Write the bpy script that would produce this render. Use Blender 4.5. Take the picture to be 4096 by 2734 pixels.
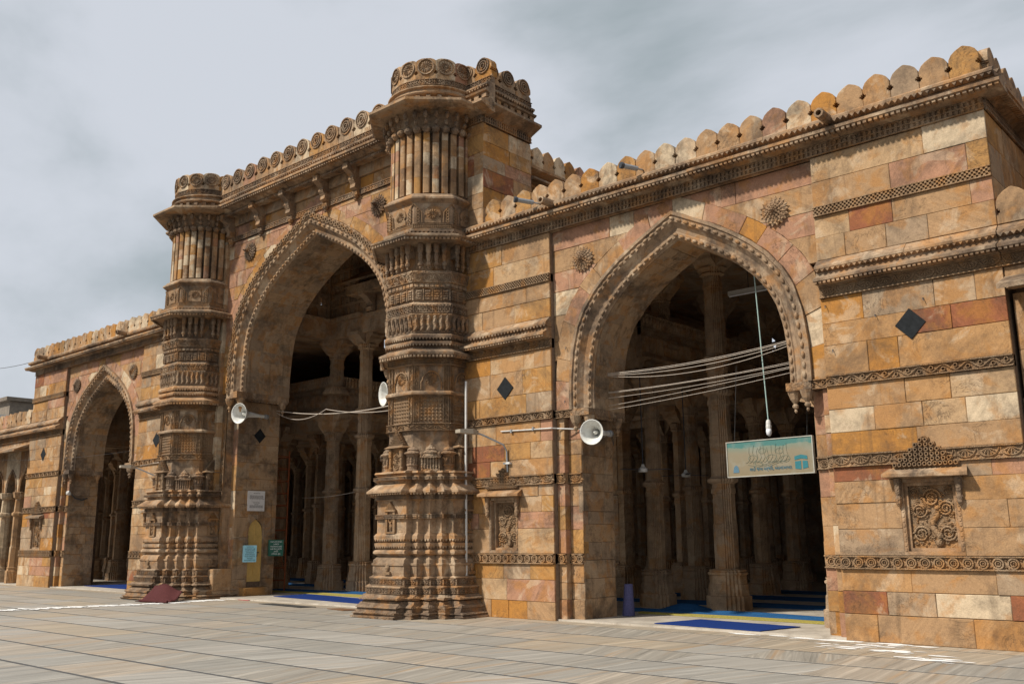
import bpy, bmesh, math, random
from mathutils import Vector, Matrix
R = math.radians
for o in list(bpy.data.objects): bpy.data.objects.remove(o)
scene = bpy.context.scene
col = scene.collection
rnd = random.Random(7)

# ------------------------------------------------------------------ camera
cam_d = bpy.data.cameras.new('camera'); cam = bpy.data.objects.new('camera', cam_d); col.objects.link(cam)
YAW, PITCH, ROLL = R(41.488), R(11.765), R(-0.49)
fv = Vector((-math.sin(YAW)*math.cos(PITCH), math.cos(YAW)*math.cos(PITCH), math.sin(PITCH)))
rv = Vector((math.cos(YAW), math.sin(YAW), 0)); uv = rv.cross(fv)
r2 = rv*math.cos(ROLL)+uv*math.sin(ROLL); u2 = uv*math.cos(ROLL)-rv*math.sin(ROLL)
M = Matrix((r2, u2, -fv)).transposed().to_4x4(); M.translation = (20.64, -14.735, 1.6)
cam.matrix_world = M
cam_d.sensor_width = 36; cam_d.lens = 32.96; cam_d.clip_start = .1; cam_d.clip_end = 4000
scene.camera = cam
# ------------------------------------------------------------------ sky, sun, exposure
SUN_EL, SUN_AZ = R(46), R(25)            # azimuth: to the left of the facade's normal
world = bpy.data.worlds.new('World'); scene.world = world; world.use_nodes = True
nt = world.node_tree; nt.nodes.clear()
def wn(t, **k):
    n = nt.nodes.new(t)
    for a, b in k.items(): setattr(n, a, b)
    return n
out = wn('ShaderNodeOutputWorld'); bg = wn('ShaderNodeBackground'); bg.inputs['Strength'].default_value = .102
sky = wn('ShaderNodeTexSky', sky_type='NISHITA', sun_disc=False, sun_elevation=SUN_EL, sun_rotation=math.pi+SUN_AZ)
sky.air_density = 1.2; sky.dust_density = 2.0
geo = wn('ShaderNodeTexCoord')
mp = wn('ShaderNodeMapping'); mp.inputs['Scale'].default_value = (1.0, 1.0, 1.8); mp.inputs['Location'].default_value = (.35, .1, .6)
n1 = wn('ShaderNodeTexNoise'); n1.inputs['Scale'].default_value = 1.5; n1.inputs['Detail'].default_value = 7; n1.inputs['Roughness'].default_value = .52; n1.inputs['Distortion'].default_value = .35
rp = wn('ShaderNodeValToRGB'); rp.color_ramp.interpolation = 'EASE'
rp.color_ramp.elements[0].position = .36; rp.color_ramp.elements[0].color = (3.0, 3.55, 3.75, 1)
rp.color_ramp.elements[1].position = .56; rp.color_ramp.elements[1].color = (6.05, 6.35, 6.9, 1)
mx = wn('ShaderNodeMix', data_type='RGBA'); mx.inputs[0].default_value = .93
L = nt.links.new
L(geo.outputs['Generated'], mp.inputs[0]); L(mp.outputs[0], n1.inputs['Vector']); L(n1.outputs['Fac'], rp.inputs[0])
L(sky.outputs[0], mx.inputs[6]); L(rp.outputs[0], mx.inputs[7]); L(mx.outputs[2], bg.inputs[0]); L(bg.outputs[0], out.inputs[0])
sd = bpy.data.lights.new('sun', 'SUN'); so = bpy.data.objects.new('sun', sd); col.objects.link(so)
sd.energy = 4.6; sd.angle = R(3.0); sd.color = (1, .93, .82)
to_sun = Vector((-math.sin(SUN_AZ)*math.cos(SUN_EL), -math.cos(SUN_AZ)*math.cos(SUN_EL), math.sin(SUN_EL)))
so.rotation_euler = to_sun.to_track_quat('Z', 'Y').to_euler(); so.location = (0, -30, 40)
vs = scene.view_settings; vs.view_transform = 'Standard'; vs.look = 'None'; vs.exposure = 0.1; vs.gamma = 1

# ------------------------------------------------------------------ materials
MAT = {}
def newmat(name):
    m = bpy.data.materials.new(name); m.use_nodes = True; MAT[name] = m
    t = m.node_tree; b = t.nodes['Principled BSDF']; return m, t, b
def nd(t, ty, **k):
    n = t.nodes.new(ty)
    for a, b in k.items(): setattr(n, a, b)
    return n
def mixc(t, fac, a, b, mode='MIX'):
    m = nd(t, 'ShaderNodeMix', data_type='RGBA', blend_type=mode)
    for i, s in ((0, fac), (6, a), (7, b)):
        if isinstance(s, (int, float)): m.inputs[i].default_value = s
        elif isinstance(s, tuple): m.inputs[i].default_value = s+(1,) if len(s) == 3 else s
        else: t.links.new(s, m.inputs[i])
    return m.outputs[2]
def ramp(t, src, stops, interp='LINEAR'):
    r = nd(t, 'ShaderNodeValToRGB'); cr = r.color_ramp; cr.interpolation = interp
    while len(cr.elements) < len(stops): cr.elements.new(.5)
    for e, (p, c) in zip(cr.elements, stops):
        e.position = p; e.color = (c, c, c, 1) if isinstance(c, (int, float)) else tuple(c)+(1,)
    t.links.new(src, r.inputs[0]); return r.outputs[0]
def noise(t, vec, scale, detail=4, rough=.55, dist=0.):
    n = nd(t, 'ShaderNodeTexNoise'); n.inputs['Scale'].default_value = scale; n.inputs['Detail'].default_value = detail
    n.inputs['Roughness'].default_value = rough; n.inputs['Distortion'].default_value = dist
    t.links.new(vec, n.inputs['Vector']); return n.outputs['Fac']
def coords(t, spread=37.0):
    g = nd(t, 'ShaderNodeNewGeometry'); oi = nd(t, 'ShaderNodeObjectInfo')
    mul = nd(t, 'ShaderNodeMath', operation='MULTIPLY'); mul.inputs[1].default_value = spread; t.links.new(oi.outputs['Random'], mul.inputs[0])
    ad = nd(t, 'ShaderNodeVectorMath', operation='ADD'); t.links.new(g.outputs['Position'], ad.inputs[0]); t.links.new(mul.outputs[0], ad.inputs[1])
    return g.outputs['Position'], ad.outputs[0], oi.outputs['Random']
def setbump(t, b, h, strength, dist=.02):
    bp = nd(t, 'ShaderNodeBump'); bp.inputs['Strength'].default_value = strength; bp.inputs['Distance'].default_value = dist
    t.links.new(h, bp.inputs['Height']); t.links.new(bp.outputs[0], b.inputs['Normal'])
def addf(t, a, b, ka=1., kb=1.):
    m1 = nd(t, 'ShaderNodeMath', operation='MULTIPLY'); t.links.new(a, m1.inputs[0]); m1.inputs[1].default_value = ka
    m2 = nd(t, 'ShaderNodeMath', operation='MULTIPLY_ADD'); t.links.new(b, m2.inputs[0]); m2.inputs[1].default_value = kb; t.links.new(m1.outputs[0], m2.inputs[2])
    return m2.outputs[0]
def stone_mat(name, palette, vein=.5, stain=.55, lime=.4, bump=.35, carve=0., cscale=26., rough=.9):
    m, t, b = newmat(name); pos, p, rn = coords(t)
    base = ramp(t, rn, palette, 'CONSTANT')
    # bedding lines, turned by a different angle on each stone
    ang = nd(t, 'ShaderNodeMath', operation='MULTIPLY_ADD'); t.links.new(rn, ang.inputs[0]); ang.inputs[1].default_value = 23.7; ang.inputs[2].default_value = 0
    sn = nd(t, 'ShaderNodeMath', operation='SINE'); t.links.new(ang.outputs[0], sn.inputs[0])
    rot = nd(t, 'ShaderNodeVectorRotate', rotation_type='EULER_XYZ'); cb = nd(t, 'ShaderNodeCombineXYZ')
    m05 = nd(t, 'ShaderNodeMath', operation='MULTIPLY'); m05.inputs[1].default_value = .95; t.links.new(sn.outputs[0], m05.inputs[0])
    t.links.new(m05.outputs[0], cb.inputs[1]); t.links.new(cb.outputs[0], rot.inputs['Rotation']); t.links.new(p, rot.inputs['Vector'])
    sc = nd(t, 'ShaderNodeVectorMath', operation='MULTIPLY'); sc.inputs[1].default_value = (.9, .9, 5.5); t.links.new(rot.outputs[0], sc.inputs[0])
    v = noise(t, sc.outputs[0], 1.6, 5, .6, 1.2)
    vm = ramp(t, v, [(.3, .62), (.5, 1.0), (.72, 1.28)])
    fr = nd(t, 'ShaderNodeMath', operation='MULTIPLY'); t.links.new(rn, fr.inputs[0]); fr.inputs[1].default_value = 57.31
    f2 = nd(t, 'ShaderNodeMath', operation='FRACT'); t.links.new(fr.outputs[0], f2.inputs[0])
    c = mixc(t, ramp(t, f2.outputs[0], [(0., vein*.1), (.55, vein*.35), (1., vein*1.15)]), base, vm, 'MULTIPLY')
    blot = noise(t, p, 2.3, 5, .6, .5)
    c = mixc(t, ramp(t, blot, [(.50, 0.), (.60, .8)]), c, mixc(t, .62, c, (.40, .175, .04)))
    l = noise(t, p, 1.7, 6, .62, .8)
    c = mixc(t, ramp(t, l, [(.55, 0.), (.62, lime*1.1)]), c, (.56, .435, .30))
    # grey-black weather crust in patches with edges of their own
    s = noise(t, pos, .9, 7, .66, .6); s2 = noise(t, pos, 7., 4, .7)
    sm = ramp(t, addf(t, s, s2, .72, .28), [(.47, 0.), (.62, stain)])
    c = mixc(t, sm, c, (.07, .052, .04))
    st_ = nd(t, 'ShaderNodeVectorMath', operation='MULTIPLY'); st_.inputs[1].default_value = (5.5, 5.5, .55); t.links.new(pos, st_.inputs[0])
    c = mixc(t, ramp(t, noise(t, st_.outputs[0], 1.1, 5, .62, .4), [(.56, 0.), (.70, stain*.75)]), c, (.10, .066, .04))
    pm = noise(t, p, 3.4, 6, .7, .9); c = mixc(t, ramp(t, pm, [(.30, .42), (.44, 0.)]), c, mixc(t, .72, c, (.12, .06, .03)))
    cr = noise(t, p, 1.9, 6, .72, 1.4); crm = ramp(t, cr, [(.487, 0.), (.499, 1.), (.501, 1.), (.513, 0.)])
    mk = nd(t, 'ShaderNodeMath', operation='MULTIPLY'); t.links.new(crm, mk.inputs[0]); t.links.new(ramp(t, noise(t, p, 1.2, 3, .5), [(.5, 0.), (.62, .65)]), mk.inputs[1])
    c = mixc(t, mk.outputs[0], c, (.05, .032, .02))
    fine = noise(t, p, 55., 3, .7); mid = noise(t, p, 9., 4, .65)
    c = mixc(t, .55, c, ramp(t, fine, [(.25, .62), (.75, 1.3)]), 'MULTIPLY')
    t.links.new(c, b.inputs['Base Color']); b.inputs['Roughness'].default_value = rough; b.inputs['Specular IOR Level'].default_value = .25
    h = addf(t, fine, mid, .35, 1.); h = addf(t, h, mk.outputs[0], 1., -.5)
    if carve:
        vo = nd(t, 'ShaderNodeTexVoronoi'); vo.inputs['Scale'].default_value = cscale; t.links.new(pos, vo.inputs['Vector'])
        h = addf(t, h, vo.outputs['Distance'], .5, carve)
    setbump(t, b, h, bump, .03)
    return m
OCH, TAN, PNK, CRM, RED, GRY, ORG, BRN = (.40, .215, .075), (.375, .23, .12), (.385, .205, .125), (.55, .43, .29), (.26, .095, .045), (.33, .23, .145), (.41, .19, .045), (.25, .145, .075)
stone_mat('wall_stone', [(0, TAN), (.18, OCH), (.29, (.44, .29, .16)), (.41, TAN), (.52, (.41, .23, .10)), (.60, PNK), (.68, GRY), (.76, OCH), (.82, CRM), (.89, ORG), (.95, RED)], vein=.75)
stone_mat('arch_stone', [(0, PNK), (.22, TAN), (.42, PNK), (.55, OCH), (.66, TAN), (.78, CRM), (.86, PNK), (.95, ORG)], vein=.7)
stone_mat('shaft_stone', [(0, TAN), (.3, BRN), (.42, CRM), (.56, TAN), (.7, OCH), (.82, PNK), (.92, CRM)], vein=.3, stain=.6)
stone_mat('merlon_stone', [(0, TAN), (.3, CRM), (.45, OCH), (.6, TAN), (.72, GRY), (.82, PNK), (.9, ORG)], vein=.3, stain=.75, lime=.5)
stone_mat('carved_stone', [(0, (.28, .19, .12)), (.35, (.25, .17, .11)), (.6, (.30, .195, .115)), (.8, (.23, .16, .105))], vein=.35, stain=.85, lime=.35, bump=.6, carve=1.0)
stone_mat('trim_stone', [(0, (.36, .24, .145)), (.35, (.32, .22, .14)), (.6, (.38, .235, .13)), (.8, (.30, .21, .135))], vein=.5, stain=.85, lime=.5, bump=.45)
stone_mat('relief_stone', [(0, (.30, .19, .105)), (.5, (.27, .175, .10))], vein=.2, stain=.55, lime=.2, bump=.6, carve=.7, cscale=45)
stone_mat('hall_stone', [(0, (.40, .28, .18)), (.35, (.36, .255, .165)), (.7, (.43, .295, .18))], vein=.35, stain=.5, lime=.3, bump=.5)
stone_mat('soffit_stone', [(0, (.38, .265, .165)), (.35, (.32, .225, .145)), (.7, (.41, .27, .155))], vein=.4, stain=.75, lime=.25, bump=.5)
def plain(name, c, rough=.6, metal=0., var=.15, scale=14., bump=.1, dirt=0., dirtc=(.16, .11, .07), spec=.4):
    m, t, b = newmat(name); pos, p, rn = coords(t)
    n = noise(t, p, scale, 5, .6); lo, hi = 1-var, 1+var
    cc = mixc(t, 1., tuple(c), ramp(t, n, [(.25, lo), (.75, hi)]), 'MULTIPLY')
    if dirt: cc = mixc(t, ramp(t, noise(t, p, 5., 6, .68, .5), [(.5, 0.), (.68, dirt)]), cc, dirtc)
    t.links.new(cc, b.inputs['Base Color']); b.inputs['Roughness'].default_value = rough; b.inputs['Metallic'].default_value = metal
    b.inputs['Specular IOR Level'].default_value = spec
    if bump: setbump(t, b, n, bump, .01)
    return m
plain('mortar', (.20, .14, .095), .95, var=.3, bump=.4)
plain('slate', (.016, .018, .02), .8, var=.4, bump=.3, spec=.15)
plain('void', (.02, .015, .012), .95)
plain('grout', (.075, .074, .072), .9, var=.2)
plain('horn_paint', (.66, .66, .62), .45, var=.06, dirt=.5, dirtc=(.35, .27, .2))
plain('white_paint', (.62, .61, .58), .5, var=.06, dirt=.3)
plain('lamp_cast', (.36, .31, .24), .6, .1, var=.15, dirt=.4)
plain('grey_metal', (.34, .35, .36), .45, .6, var=.15)
plain('dark_metal', (.06, .065, .075), .5, .3, var=.2)
plain('wire', (.50, .43, .36), .6, var=.1, bump=0)
plain('green_wire', (.34, .47, .44), .6, var=.1, bump=0)
plain('dark_wire', (.05, .05, .05), .6, bump=0)
plain('bulb_glass', (.8, .82, .85), .15, bump=0, var=.02)
plain('door_paint', (.60, .40, .13), .5, var=.1, dirt=.35, dirtc=(.36, .22, .08))
plain('plaque_marble', (.70, .68, .66), .5, var=.05, dirt=.2)
plain('plaque_text', (.16, .15, .15), .7, bump=0)
plain('box_blue', (.30, .60, .70), .45, var=.06, dirt=.25, dirtc=(.3, .4, .42))
plain('box_blue_side', (.42, .70, .82), .45, var=.06)
plain('box_green', (.012, .10, .065), .4, var=.15)
plain('text_white', (.8, .8, .78), .6, bump=0)
plain('text_dark', (.02, .06, .08), .6, bump=0)
plain('orange_metal', (.36, .10, .03), .6, .1, var=.25, dirt=.5, dirtc=(.12, .05, .03))
plain('mat_blue', (.012, .034, .16), .95, var=.3, scale=60, bump=.5, spec=.1)
plain('carpet_blue', (.02, .085, .21), .95, var=.35, scale=40, bump=.4, spec=.1)
plain('carpet_yellow', (.32, .27, .07), .95, var=.35, scale=40, bump=.4, spec=.1)
plain('carpet_roll', (.09, .09, .19), .9, var=.3, scale=40, bump=.4, spec=.1)
plain('maroon', (.075, .022, .022), .9, var=.3, scale=30, bump=.4, spec=.15)
plain('red_mat', (.35, .05, .05), .9, var=.4, scale=30, bump=.4)
plain('dark_mat', (.035, .033, .03), .9, var=.4, scale=40, bump=.4)
plain('brown_mat', (.16, .08, .035), .9, var=.3, scale=40, bump=.4)
plain('sign_frame', (.40, .39, .34), .4, var=.08, dirt=.4)
plain('sign_teal', (.02, .15, .18), .6, var=.15, bump=0)
plain('sign_blue', (.08, .16, .22), .6, var=.15, bump=0)
plain('sign_letter', (.025, .13, .19), .6, var=.1, bump=0)
plain('sign_faint', (.15, .165, .12), .7, var=.35, bump=0)
plain('concrete', (.20, .165, .13), .9, var=.25, scale=3, dirt=.6, dirtc=(.1, .09, .08))
plain('shutter', (.12, .07, .06), .7)
plain('leaf', (.05, .085, .03), .7, var=.4, scale=5)
plain('bark', (.1, .075, .05), .9)
plain('white_powder', (.78, .77, .75), .95, var=.06, bump=.3)
def sign_mat():
    m, t, b = newmat('sign_board'); pos, p, rn = coords(t, 0)
    tc = nd(t, 'ShaderNodeTexCoord'); sp = nd(t, 'ShaderNodeSeparateXYZ'); t.links.new(tc.outputs['Generated'], sp.inputs[0])
    wob = addf(t, sp.outputs[2], noise(t, pos, 2.4, 5, .6), 1., .35)
    c = ramp(t, wob, [(.25, (.21, .165, .095)), (.8, (.22, .185, .12)), (.98, (.16, .20, .15)), (1.14, (.05, .16, .145))])
    c = mixc(t, ramp(t, noise(t, pos, 3.1, 4, .6), [(.5, 0.), (.68, .55)]), c, (.26, .26, .215))
    t.links.new(c, b.inputs['Base Color']); b.inputs['Roughness'].default_value = .5
sign_mat()
def paving_mat():
    m, t, b = newmat('paving'); pos, p, rn = coords(t, 91.)
    base = ramp(t, rn, [(0, (.30, .275, .235)), (.2, (.335, .29, .235)), (.38, (.28, .265, .235)), (.55, (.35, .295, .225)), (.7, (.30, .285, .255)), (.85, (.34, .32, .285))], 'CONSTANT')
    oi = nd(t, 'ShaderNodeObjectInfo')
    m1 = nd(t, 'ShaderNodeMath', operation='MULTIPLY_ADD'); t.links.new(rn, m1.inputs[0]); m1.inputs[1].default_value = .9; m1.inputs[2].default_value = -.45
    rot = nd(t, 'ShaderNodeVectorRotate', rotation_type='Z_AXIS'); t.links.new(p, rot.inputs['Vector']); t.links.new(m1.outputs[0], rot.inputs['Angle'])
    sc = nd(t, 'ShaderNodeVectorMath', operation='MULTIPLY'); sc.inputs[1].default_value = (7.5, .25, 1); t.links.new(rot.outputs[0], sc.inputs[0])
    v = noise(t, sc.outputs[0], 1.5, 7, .68, .7)
    c = mixc(t, .92, base, ramp(t, v, [(.3, .45), (.43, .88), (.54, 1.05), (.66, 1.5)]), 'MULTIPLY')
    v2 = noise(t, sc.outputs[0], .8, 4, .6, .4)
    c = mixc(t, ramp(t, v2, [(.55, 0.), (.7, .5)]), c, (.40, .24, .11))
    d = noise(t, pos, .5, 6, .65)
    c = mixc(t, ramp(t, d, [(.45, 0.), (.7, .35)]), c, (.2, .18, .155))
    t.links.new(c, b.inputs['Base Color']); b.inputs['Roughness'].default_value = .5; b.inputs['Specular IOR Level'].default_value = .35
    f = noise(t, p, 35, 4, .6)
    t.links.new(ramp(t, addf(t, d, f, .6, .4), [(.35, .42), (.65, .72)]), b.inputs['Roughness'])
    setbump(t, b, addf(t, f, v, .5, .5), .12, .01)
paving_mat()
def hallfloor_mat():
    m, t, b = newmat('hall_marble'); pos, p, rn = coords(t, 51.)
    c = ramp(t, noise(t, p, 1.3, 6, .6, .6), [(.3, (.34, .30, .25)), (.55, (.48, .43, .36)), (.75, (.56, .51, .44))])
    c = mixc(t, ramp(t, noise(t, p, 3., 6, .7), [(.5, 0.), (.65, .5)]), c, (.22, .18, .14))
    t.links.new(c, b.inputs['Base Color']); b.inputs['Roughness'].default_value = .6
hallfloor_mat()

# ------------------------------------------------------------------ mesh helpers
I4 = Matrix.Identity(4)
def T(x, y, z): return Matrix.Translation((x, y, z))
def frame(o, u, inward):                      # local x = along the wall, y = into the wall, z = up
    m = Matrix((Vector(u), Vector(inward), Vector((0, 0, 1)))).transposed().to_4x4(); m.translation = o; return m
class MB:
    def __init__(s): s.v = []; s.f = []
    def add(s, vs, fs, M=None):
        n = len(s.v)
        if M is not None: vs = [M @ Vector(q) for q in vs]
        s.v += [tuple(q) for q in vs]; s.f += [tuple(i+n for i in g) for g in fs]; return s
    def box(s, x0, x1, y0, y1, z0, z1, M=None):
        return s.add([(x, y, z) for z in (z0, z1) for y in (y0, y1) for x in (x0, x1)],
                     [(0, 2, 3, 1), (4, 5, 7, 6), (0, 1, 5, 4), (2, 6, 7, 3), (0, 4, 6, 2), (1, 3, 7, 5)], M)
    def loft(s, rings, M=None, cap0=True, cap1=True, close=True):
        n = len(rings[0]); vs = [p for r in rings for p in r]; fs = []
        for k in range(len(rings)-1):
            for i in range(n if close else n-1):
                j = (i+1) % n; fs.append((k*n+i, k*n+j, (k+1)*n+j, (k+1)*n+i))
        if cap0: fs.append(tuple(range(n))[::-1])
        if cap1: fs.append(tuple((len(rings)-1)*n+i for i in range(n)))
        return s.add(vs, fs, M)
    def prism(s, poly, y0, y1, M=None, ch=0.):           # poly in local x,z; front at y0
        rings = []
        if ch:
            cx = sum(p[0] for p in poly)/len(poly); cz = sum(p[1] for p in poly)/len(poly)
            ins = []
            for x, z in poly:
                dx, dz = cx-x, cz-z
                ins.append((x+max(-ch, min(ch, dx)), z+max(-ch, min(ch, dz))))
            rings = [[(x, y0, z) for x, z in ins], [(x, y0+ch, z) for x, z in poly], [(x, y1, z) for x, z in poly]]
        else: rings = [[(x, y0, z) for x, z in poly], [(x, y1, z) for x, z in poly]]
        return s.loft(rings, M)
    def prismz(s, poly, z0, z1, M=None): return s.loft([[(x, y, z0) for x, y in poly], [(x, y, z1) for x, y in poly]], M)
    def lathe(s, prof, n=12, M=None, ph=0., cap=True):
        return s.loft([[(r*math.cos(ph+2*math.pi*i/n), r*math.sin(ph+2*math.pi*i/n), z) for i in range(n)] for r, z in prof], M, cap, cap)
    def ring(s, cx, cz, ro, ri, y0, y1, n=14, M=None, squash=1.):
        A = [(cx+math.cos(2*math.pi*i/n), cz+math.sin(2*math.pi*i/n)) for i in range(n)]
        def P(r, y): return [(cx+(a-cx)*r*squash, y, cz+(b-cz)*r) for a, b in A]
        return s.loft([P(ro, y1), P(ro, y0), P(ri, y0), P(ri, y1)], M, False, False)
    def tube(s, pts, r, n=6, M=None, taper=None):
        pts = [Vector(p) for p in pts]; rings = []
        for k, p in enumerate(pts):
            d = (pts[min(k+1, len(pts)-1)]-pts[max(k-1, 0)]).normalized()
            a = d.cross(Vector((0, 0, 1)))
            if a.length < .05: a = d.cross(Vector((0, 1, 0)))
            a.normalize(); b = d.cross(a); rr = r*(taper(k/(len(pts)-1)) if taper else 1)
            rings.append([tuple(p+(a*math.cos(2*math.pi*i/n)+b*math.sin(2*math.pi*i/n))*rr) for i in range(n)])
        return s.loft(rings, M)
    def pyr(s, cx, cz, rx, rz, y0, y1, M=None):            # diamond-based stud
        return s.add([(cx-rx, y1, cz), (cx, y1, cz-rz), (cx+rx, y1, cz), (cx, y1, cz+rz), (cx, y0, cz)], [(0, 1, 4), (1, 2, 4), (2, 3, 4), (3, 0, 4)], M)
    def blob(s, c, rx, ry, rz, n=6, M=None):
        prof = [(.05, -1), (.7, -.7), (1, 0), (.7, .7), (.05, 1)]
        return s.loft([[(c[0]+rx*r*math.cos(2*math.pi*i/n), c[1]+ry*r*math.sin(2*math.pi*i/n), c[2]+rz*h) for i in range(n)] for r, h in prof], M)
def mesh(mb, mat, smooth=False, recalc=True, name='mesh'):
    me = bpy.data.meshes.new(name); me.from_pydata(mb.v, [], mb.f)
    if recalc:
        bm = bmesh.new(); bm.from_mesh(me); bmesh.ops.recalc_face_normals(bm, faces=bm.faces); bm.to_mesh(me); bm.free()
    if smooth: me.polygons.foreach_set('use_smooth', [True]*len(me.polygons))
    me.materials.append(MAT[mat]); return me
def tag(o, label=None, cat=None, group=None, kind=None):
    for k, v in (('label', label), ('category', cat), ('group', group), ('kind', kind)):
        if v: o[k] = v
    return o
def thing(name, label, cat, loc=(0, 0, 0), group=None):
    o = bpy.data.objects.new(name, None); col.objects.link(o); o.location = loc; o.empty_display_size = .2
    return tag(o, label, cat, group)
WL = {}
def wloc(o):
    return Vector(o.location) + (wloc(o.parent) if o.parent else Vector())
def obj(name, mb, mat, parent=None, label=None, cat=None, group=None, kind=None, smooth=False):
    xs = [p[0] for p in mb.v]; ys = [p[1] for p in mb.v]; zs = [p[2] for p in mb.v]
    c = Vector(((min(xs)+max(xs))/2, (min(ys)+max(ys))/2, min(zs)))
    mb.v = [(a-c[0], b-c[1], d-c[2]) for a, b, d in mb.v]
    o = bpy.data.objects.new(name, mesh(mb, mat, smooth, name=name)); col.objects.link(o)
    if parent is not None: o.parent = parent; o.location = c-wloc(parent)
    else: o.location = c
    return tag(o, label, cat, group, kind)
def inst(name, me, parent, loc, rotz=0., scale=(1, 1, 1), rot=None):
    o = bpy.data.objects.new(name, me); col.objects.link(o)
    if parent is not None: o.parent = parent; o.location = Vector(loc)-wloc(parent)
    else: o.location = loc
    o.rotation_euler = rot if rot else (0, 0, rotz); o.scale = scale; return o
def copy_tree(o, loc, rotz=None, parent=None):
    c = o.copy(); col.objects.link(c); c.parent = parent
    if loc is not None: c.location = loc
    if rotz is not None: c.rotation_euler = (0, 0, rotz)
    for ch in o.children: copy_tree(ch, None, None, c)
    return c

# ------------------------------------------------------------------ masonry
def block(parent, poly, Mx, mat, depth=.10, proud=None, ch=None, gap=.0022, name='stone_block'):
    ch = rnd.uniform(.003, .010) if ch is None else ch
    pr = rnd.uniform(-.004, .014) if proud is None else proud
    cx = sum(p[0] for p in poly)/len(poly); cz = sum(p[1] for p in poly)/len(poly)
    pl = [(x-max(-gap, min(gap, x-cx))+rnd.uniform(-.002, .002), z-max(-gap, min(gap, z-cz))+rnd.uniform(-.002, .002)) for x, z in poly]
    return obj(name, MB().prism(pl, -pr, depth, Mx, ch), mat, parent)
def row_blocks(parent, Mx, u0, u1, z0, z1, mat, wmin, wmax, lc=None, rc=None, depth=.10):
    """one course between u0 and u1; lc / rc: functions of z giving a curved left / right end"""
    h = z1-z0; cuts = [u0]; x = u0
    while True:
        w = rnd.uniform(wmin, wmax)
        if x+w > u1-wmin*.6: break
        x += w; cuts.append(x)
    cuts.append(u1)
    for i in range(len(cuts)-1):
        a, b = cuts[i], cuts[i+1]
        lo = [(a, z0)]; poly = []
        last, first = i == len(cuts)-2, i == 0
        zz = [z0+(z1-z0)*k/4 for k in range(5)]
        right = [(max(rc(z), a+.03), z) for z in zz] if (rc and last) else [(b, z0), (b, z1)]
        left = [(min(lc(z), b-.03), z) for z in reversed(zz)] if (lc and first) else [(a, z1), (a, z0)]
        block(parent, right+left, Mx, mat, depth)
def wall_blocks(parent, Mx, u0, u1, zs, mat, wmin=.5, wmax=1.3, holes=(), depth=.10):
    for z0, z1 in zip(zs, zs[1:]):
        segs = [(u0, u1)]
        for a, b, c, d in holes:
            if c < z1-.01 and d > z0+.01:
                segs = [q for s0, s1 in segs for q in ((s0, min(a, s1)), (max(b, s0), s1)) if q[1]-q[0] > .05]
        for a, b in segs: row_blocks(parent, Mx, a, b, z0, z1, mat, wmin, min(wmax, max(wmin+.1, (z1-z0)*4.2)), depth=depth)
def courses(z0, z1, h=.42, j=.25):
    n = max(1, round((z1-z0)/h)); e = [z0+(z1-z0)*(k+(rnd.uniform(-j, j) if 0 < k < n else 0))/n for k in range(n+1)]
    return e
# pointed arch: table of (half width fraction, height fraction)
TAB = [(1, 0), (1, .10), (.995, .19), (.97, .345), (.92, .475), (.85, .57), (.745, .663), (.62, .743), (.48, .815), (.32, .883), (.16, .942), (0, 1.0)]
def half_at(f):                               # half width fraction at height fraction
    for (a, b), (c, d) in zip(TAB, TAB[1:]):
        if b <= f <= d: return a+(c-a)*(f-b)/(d-b)
    return 0.
def arch_curve(cx, w, z0, H, n=40):
    seg = [0]
    for (a, b), (c, d) in zip(TAB, TAB[1:]): seg.append(seg[-1]+math.hypot((c-a)*w, (d-b)*H))
    L_ = []
    for i in range(n+1):
        s = seg[-1]*i/n; k = max(j for j in range(len(seg)) if seg[j] <= s+1e-9); k = min(k, len(TAB)-2)
        t = (s-seg[k])/(seg[k+1]-seg[k]); a, b = TAB[k]; c, d = TAB[k+1]
        L_.append((cx-(a+(c-a)*t)*w, z0+(b+(d-b)*t)*H))
    return L_ + [(2*cx-x, z) for x, z in reversed(L_[:-1])]
def archivolt(mb, cx, wo, Ho, wi, Hi, z0, sect, n=36):
    rings = []
    for t, y in sect:
        rings.append([(x, y, z) for x, z in arch_curve(cx, wo+(wi-wo)*t, z0, Ho+(Hi-Ho)*t, n)])
    return mb.loft(rings, None, False, False, close=False)
def beads(mb, cx, w, z0, H, y, r, pitch, n=80):
    c = arch_curve(cx, w, z0, H, n); acc = 0
    for (a, b), (a2, b2) in zip(c, c[1:]):
        d = math.hypot(a2-a, b2-b); acc += d
        if acc >= pitch:
            acc = 0; ang = math.atan2(b2-b, a2-a)
            m = T(a, y, b) @ Matrix.Rotation(-ang+math.pi/2, 4, 'Y')
            mb.blob((0, 0, 0), r, r, pitch*.42, 6, m)
    return mb

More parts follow.
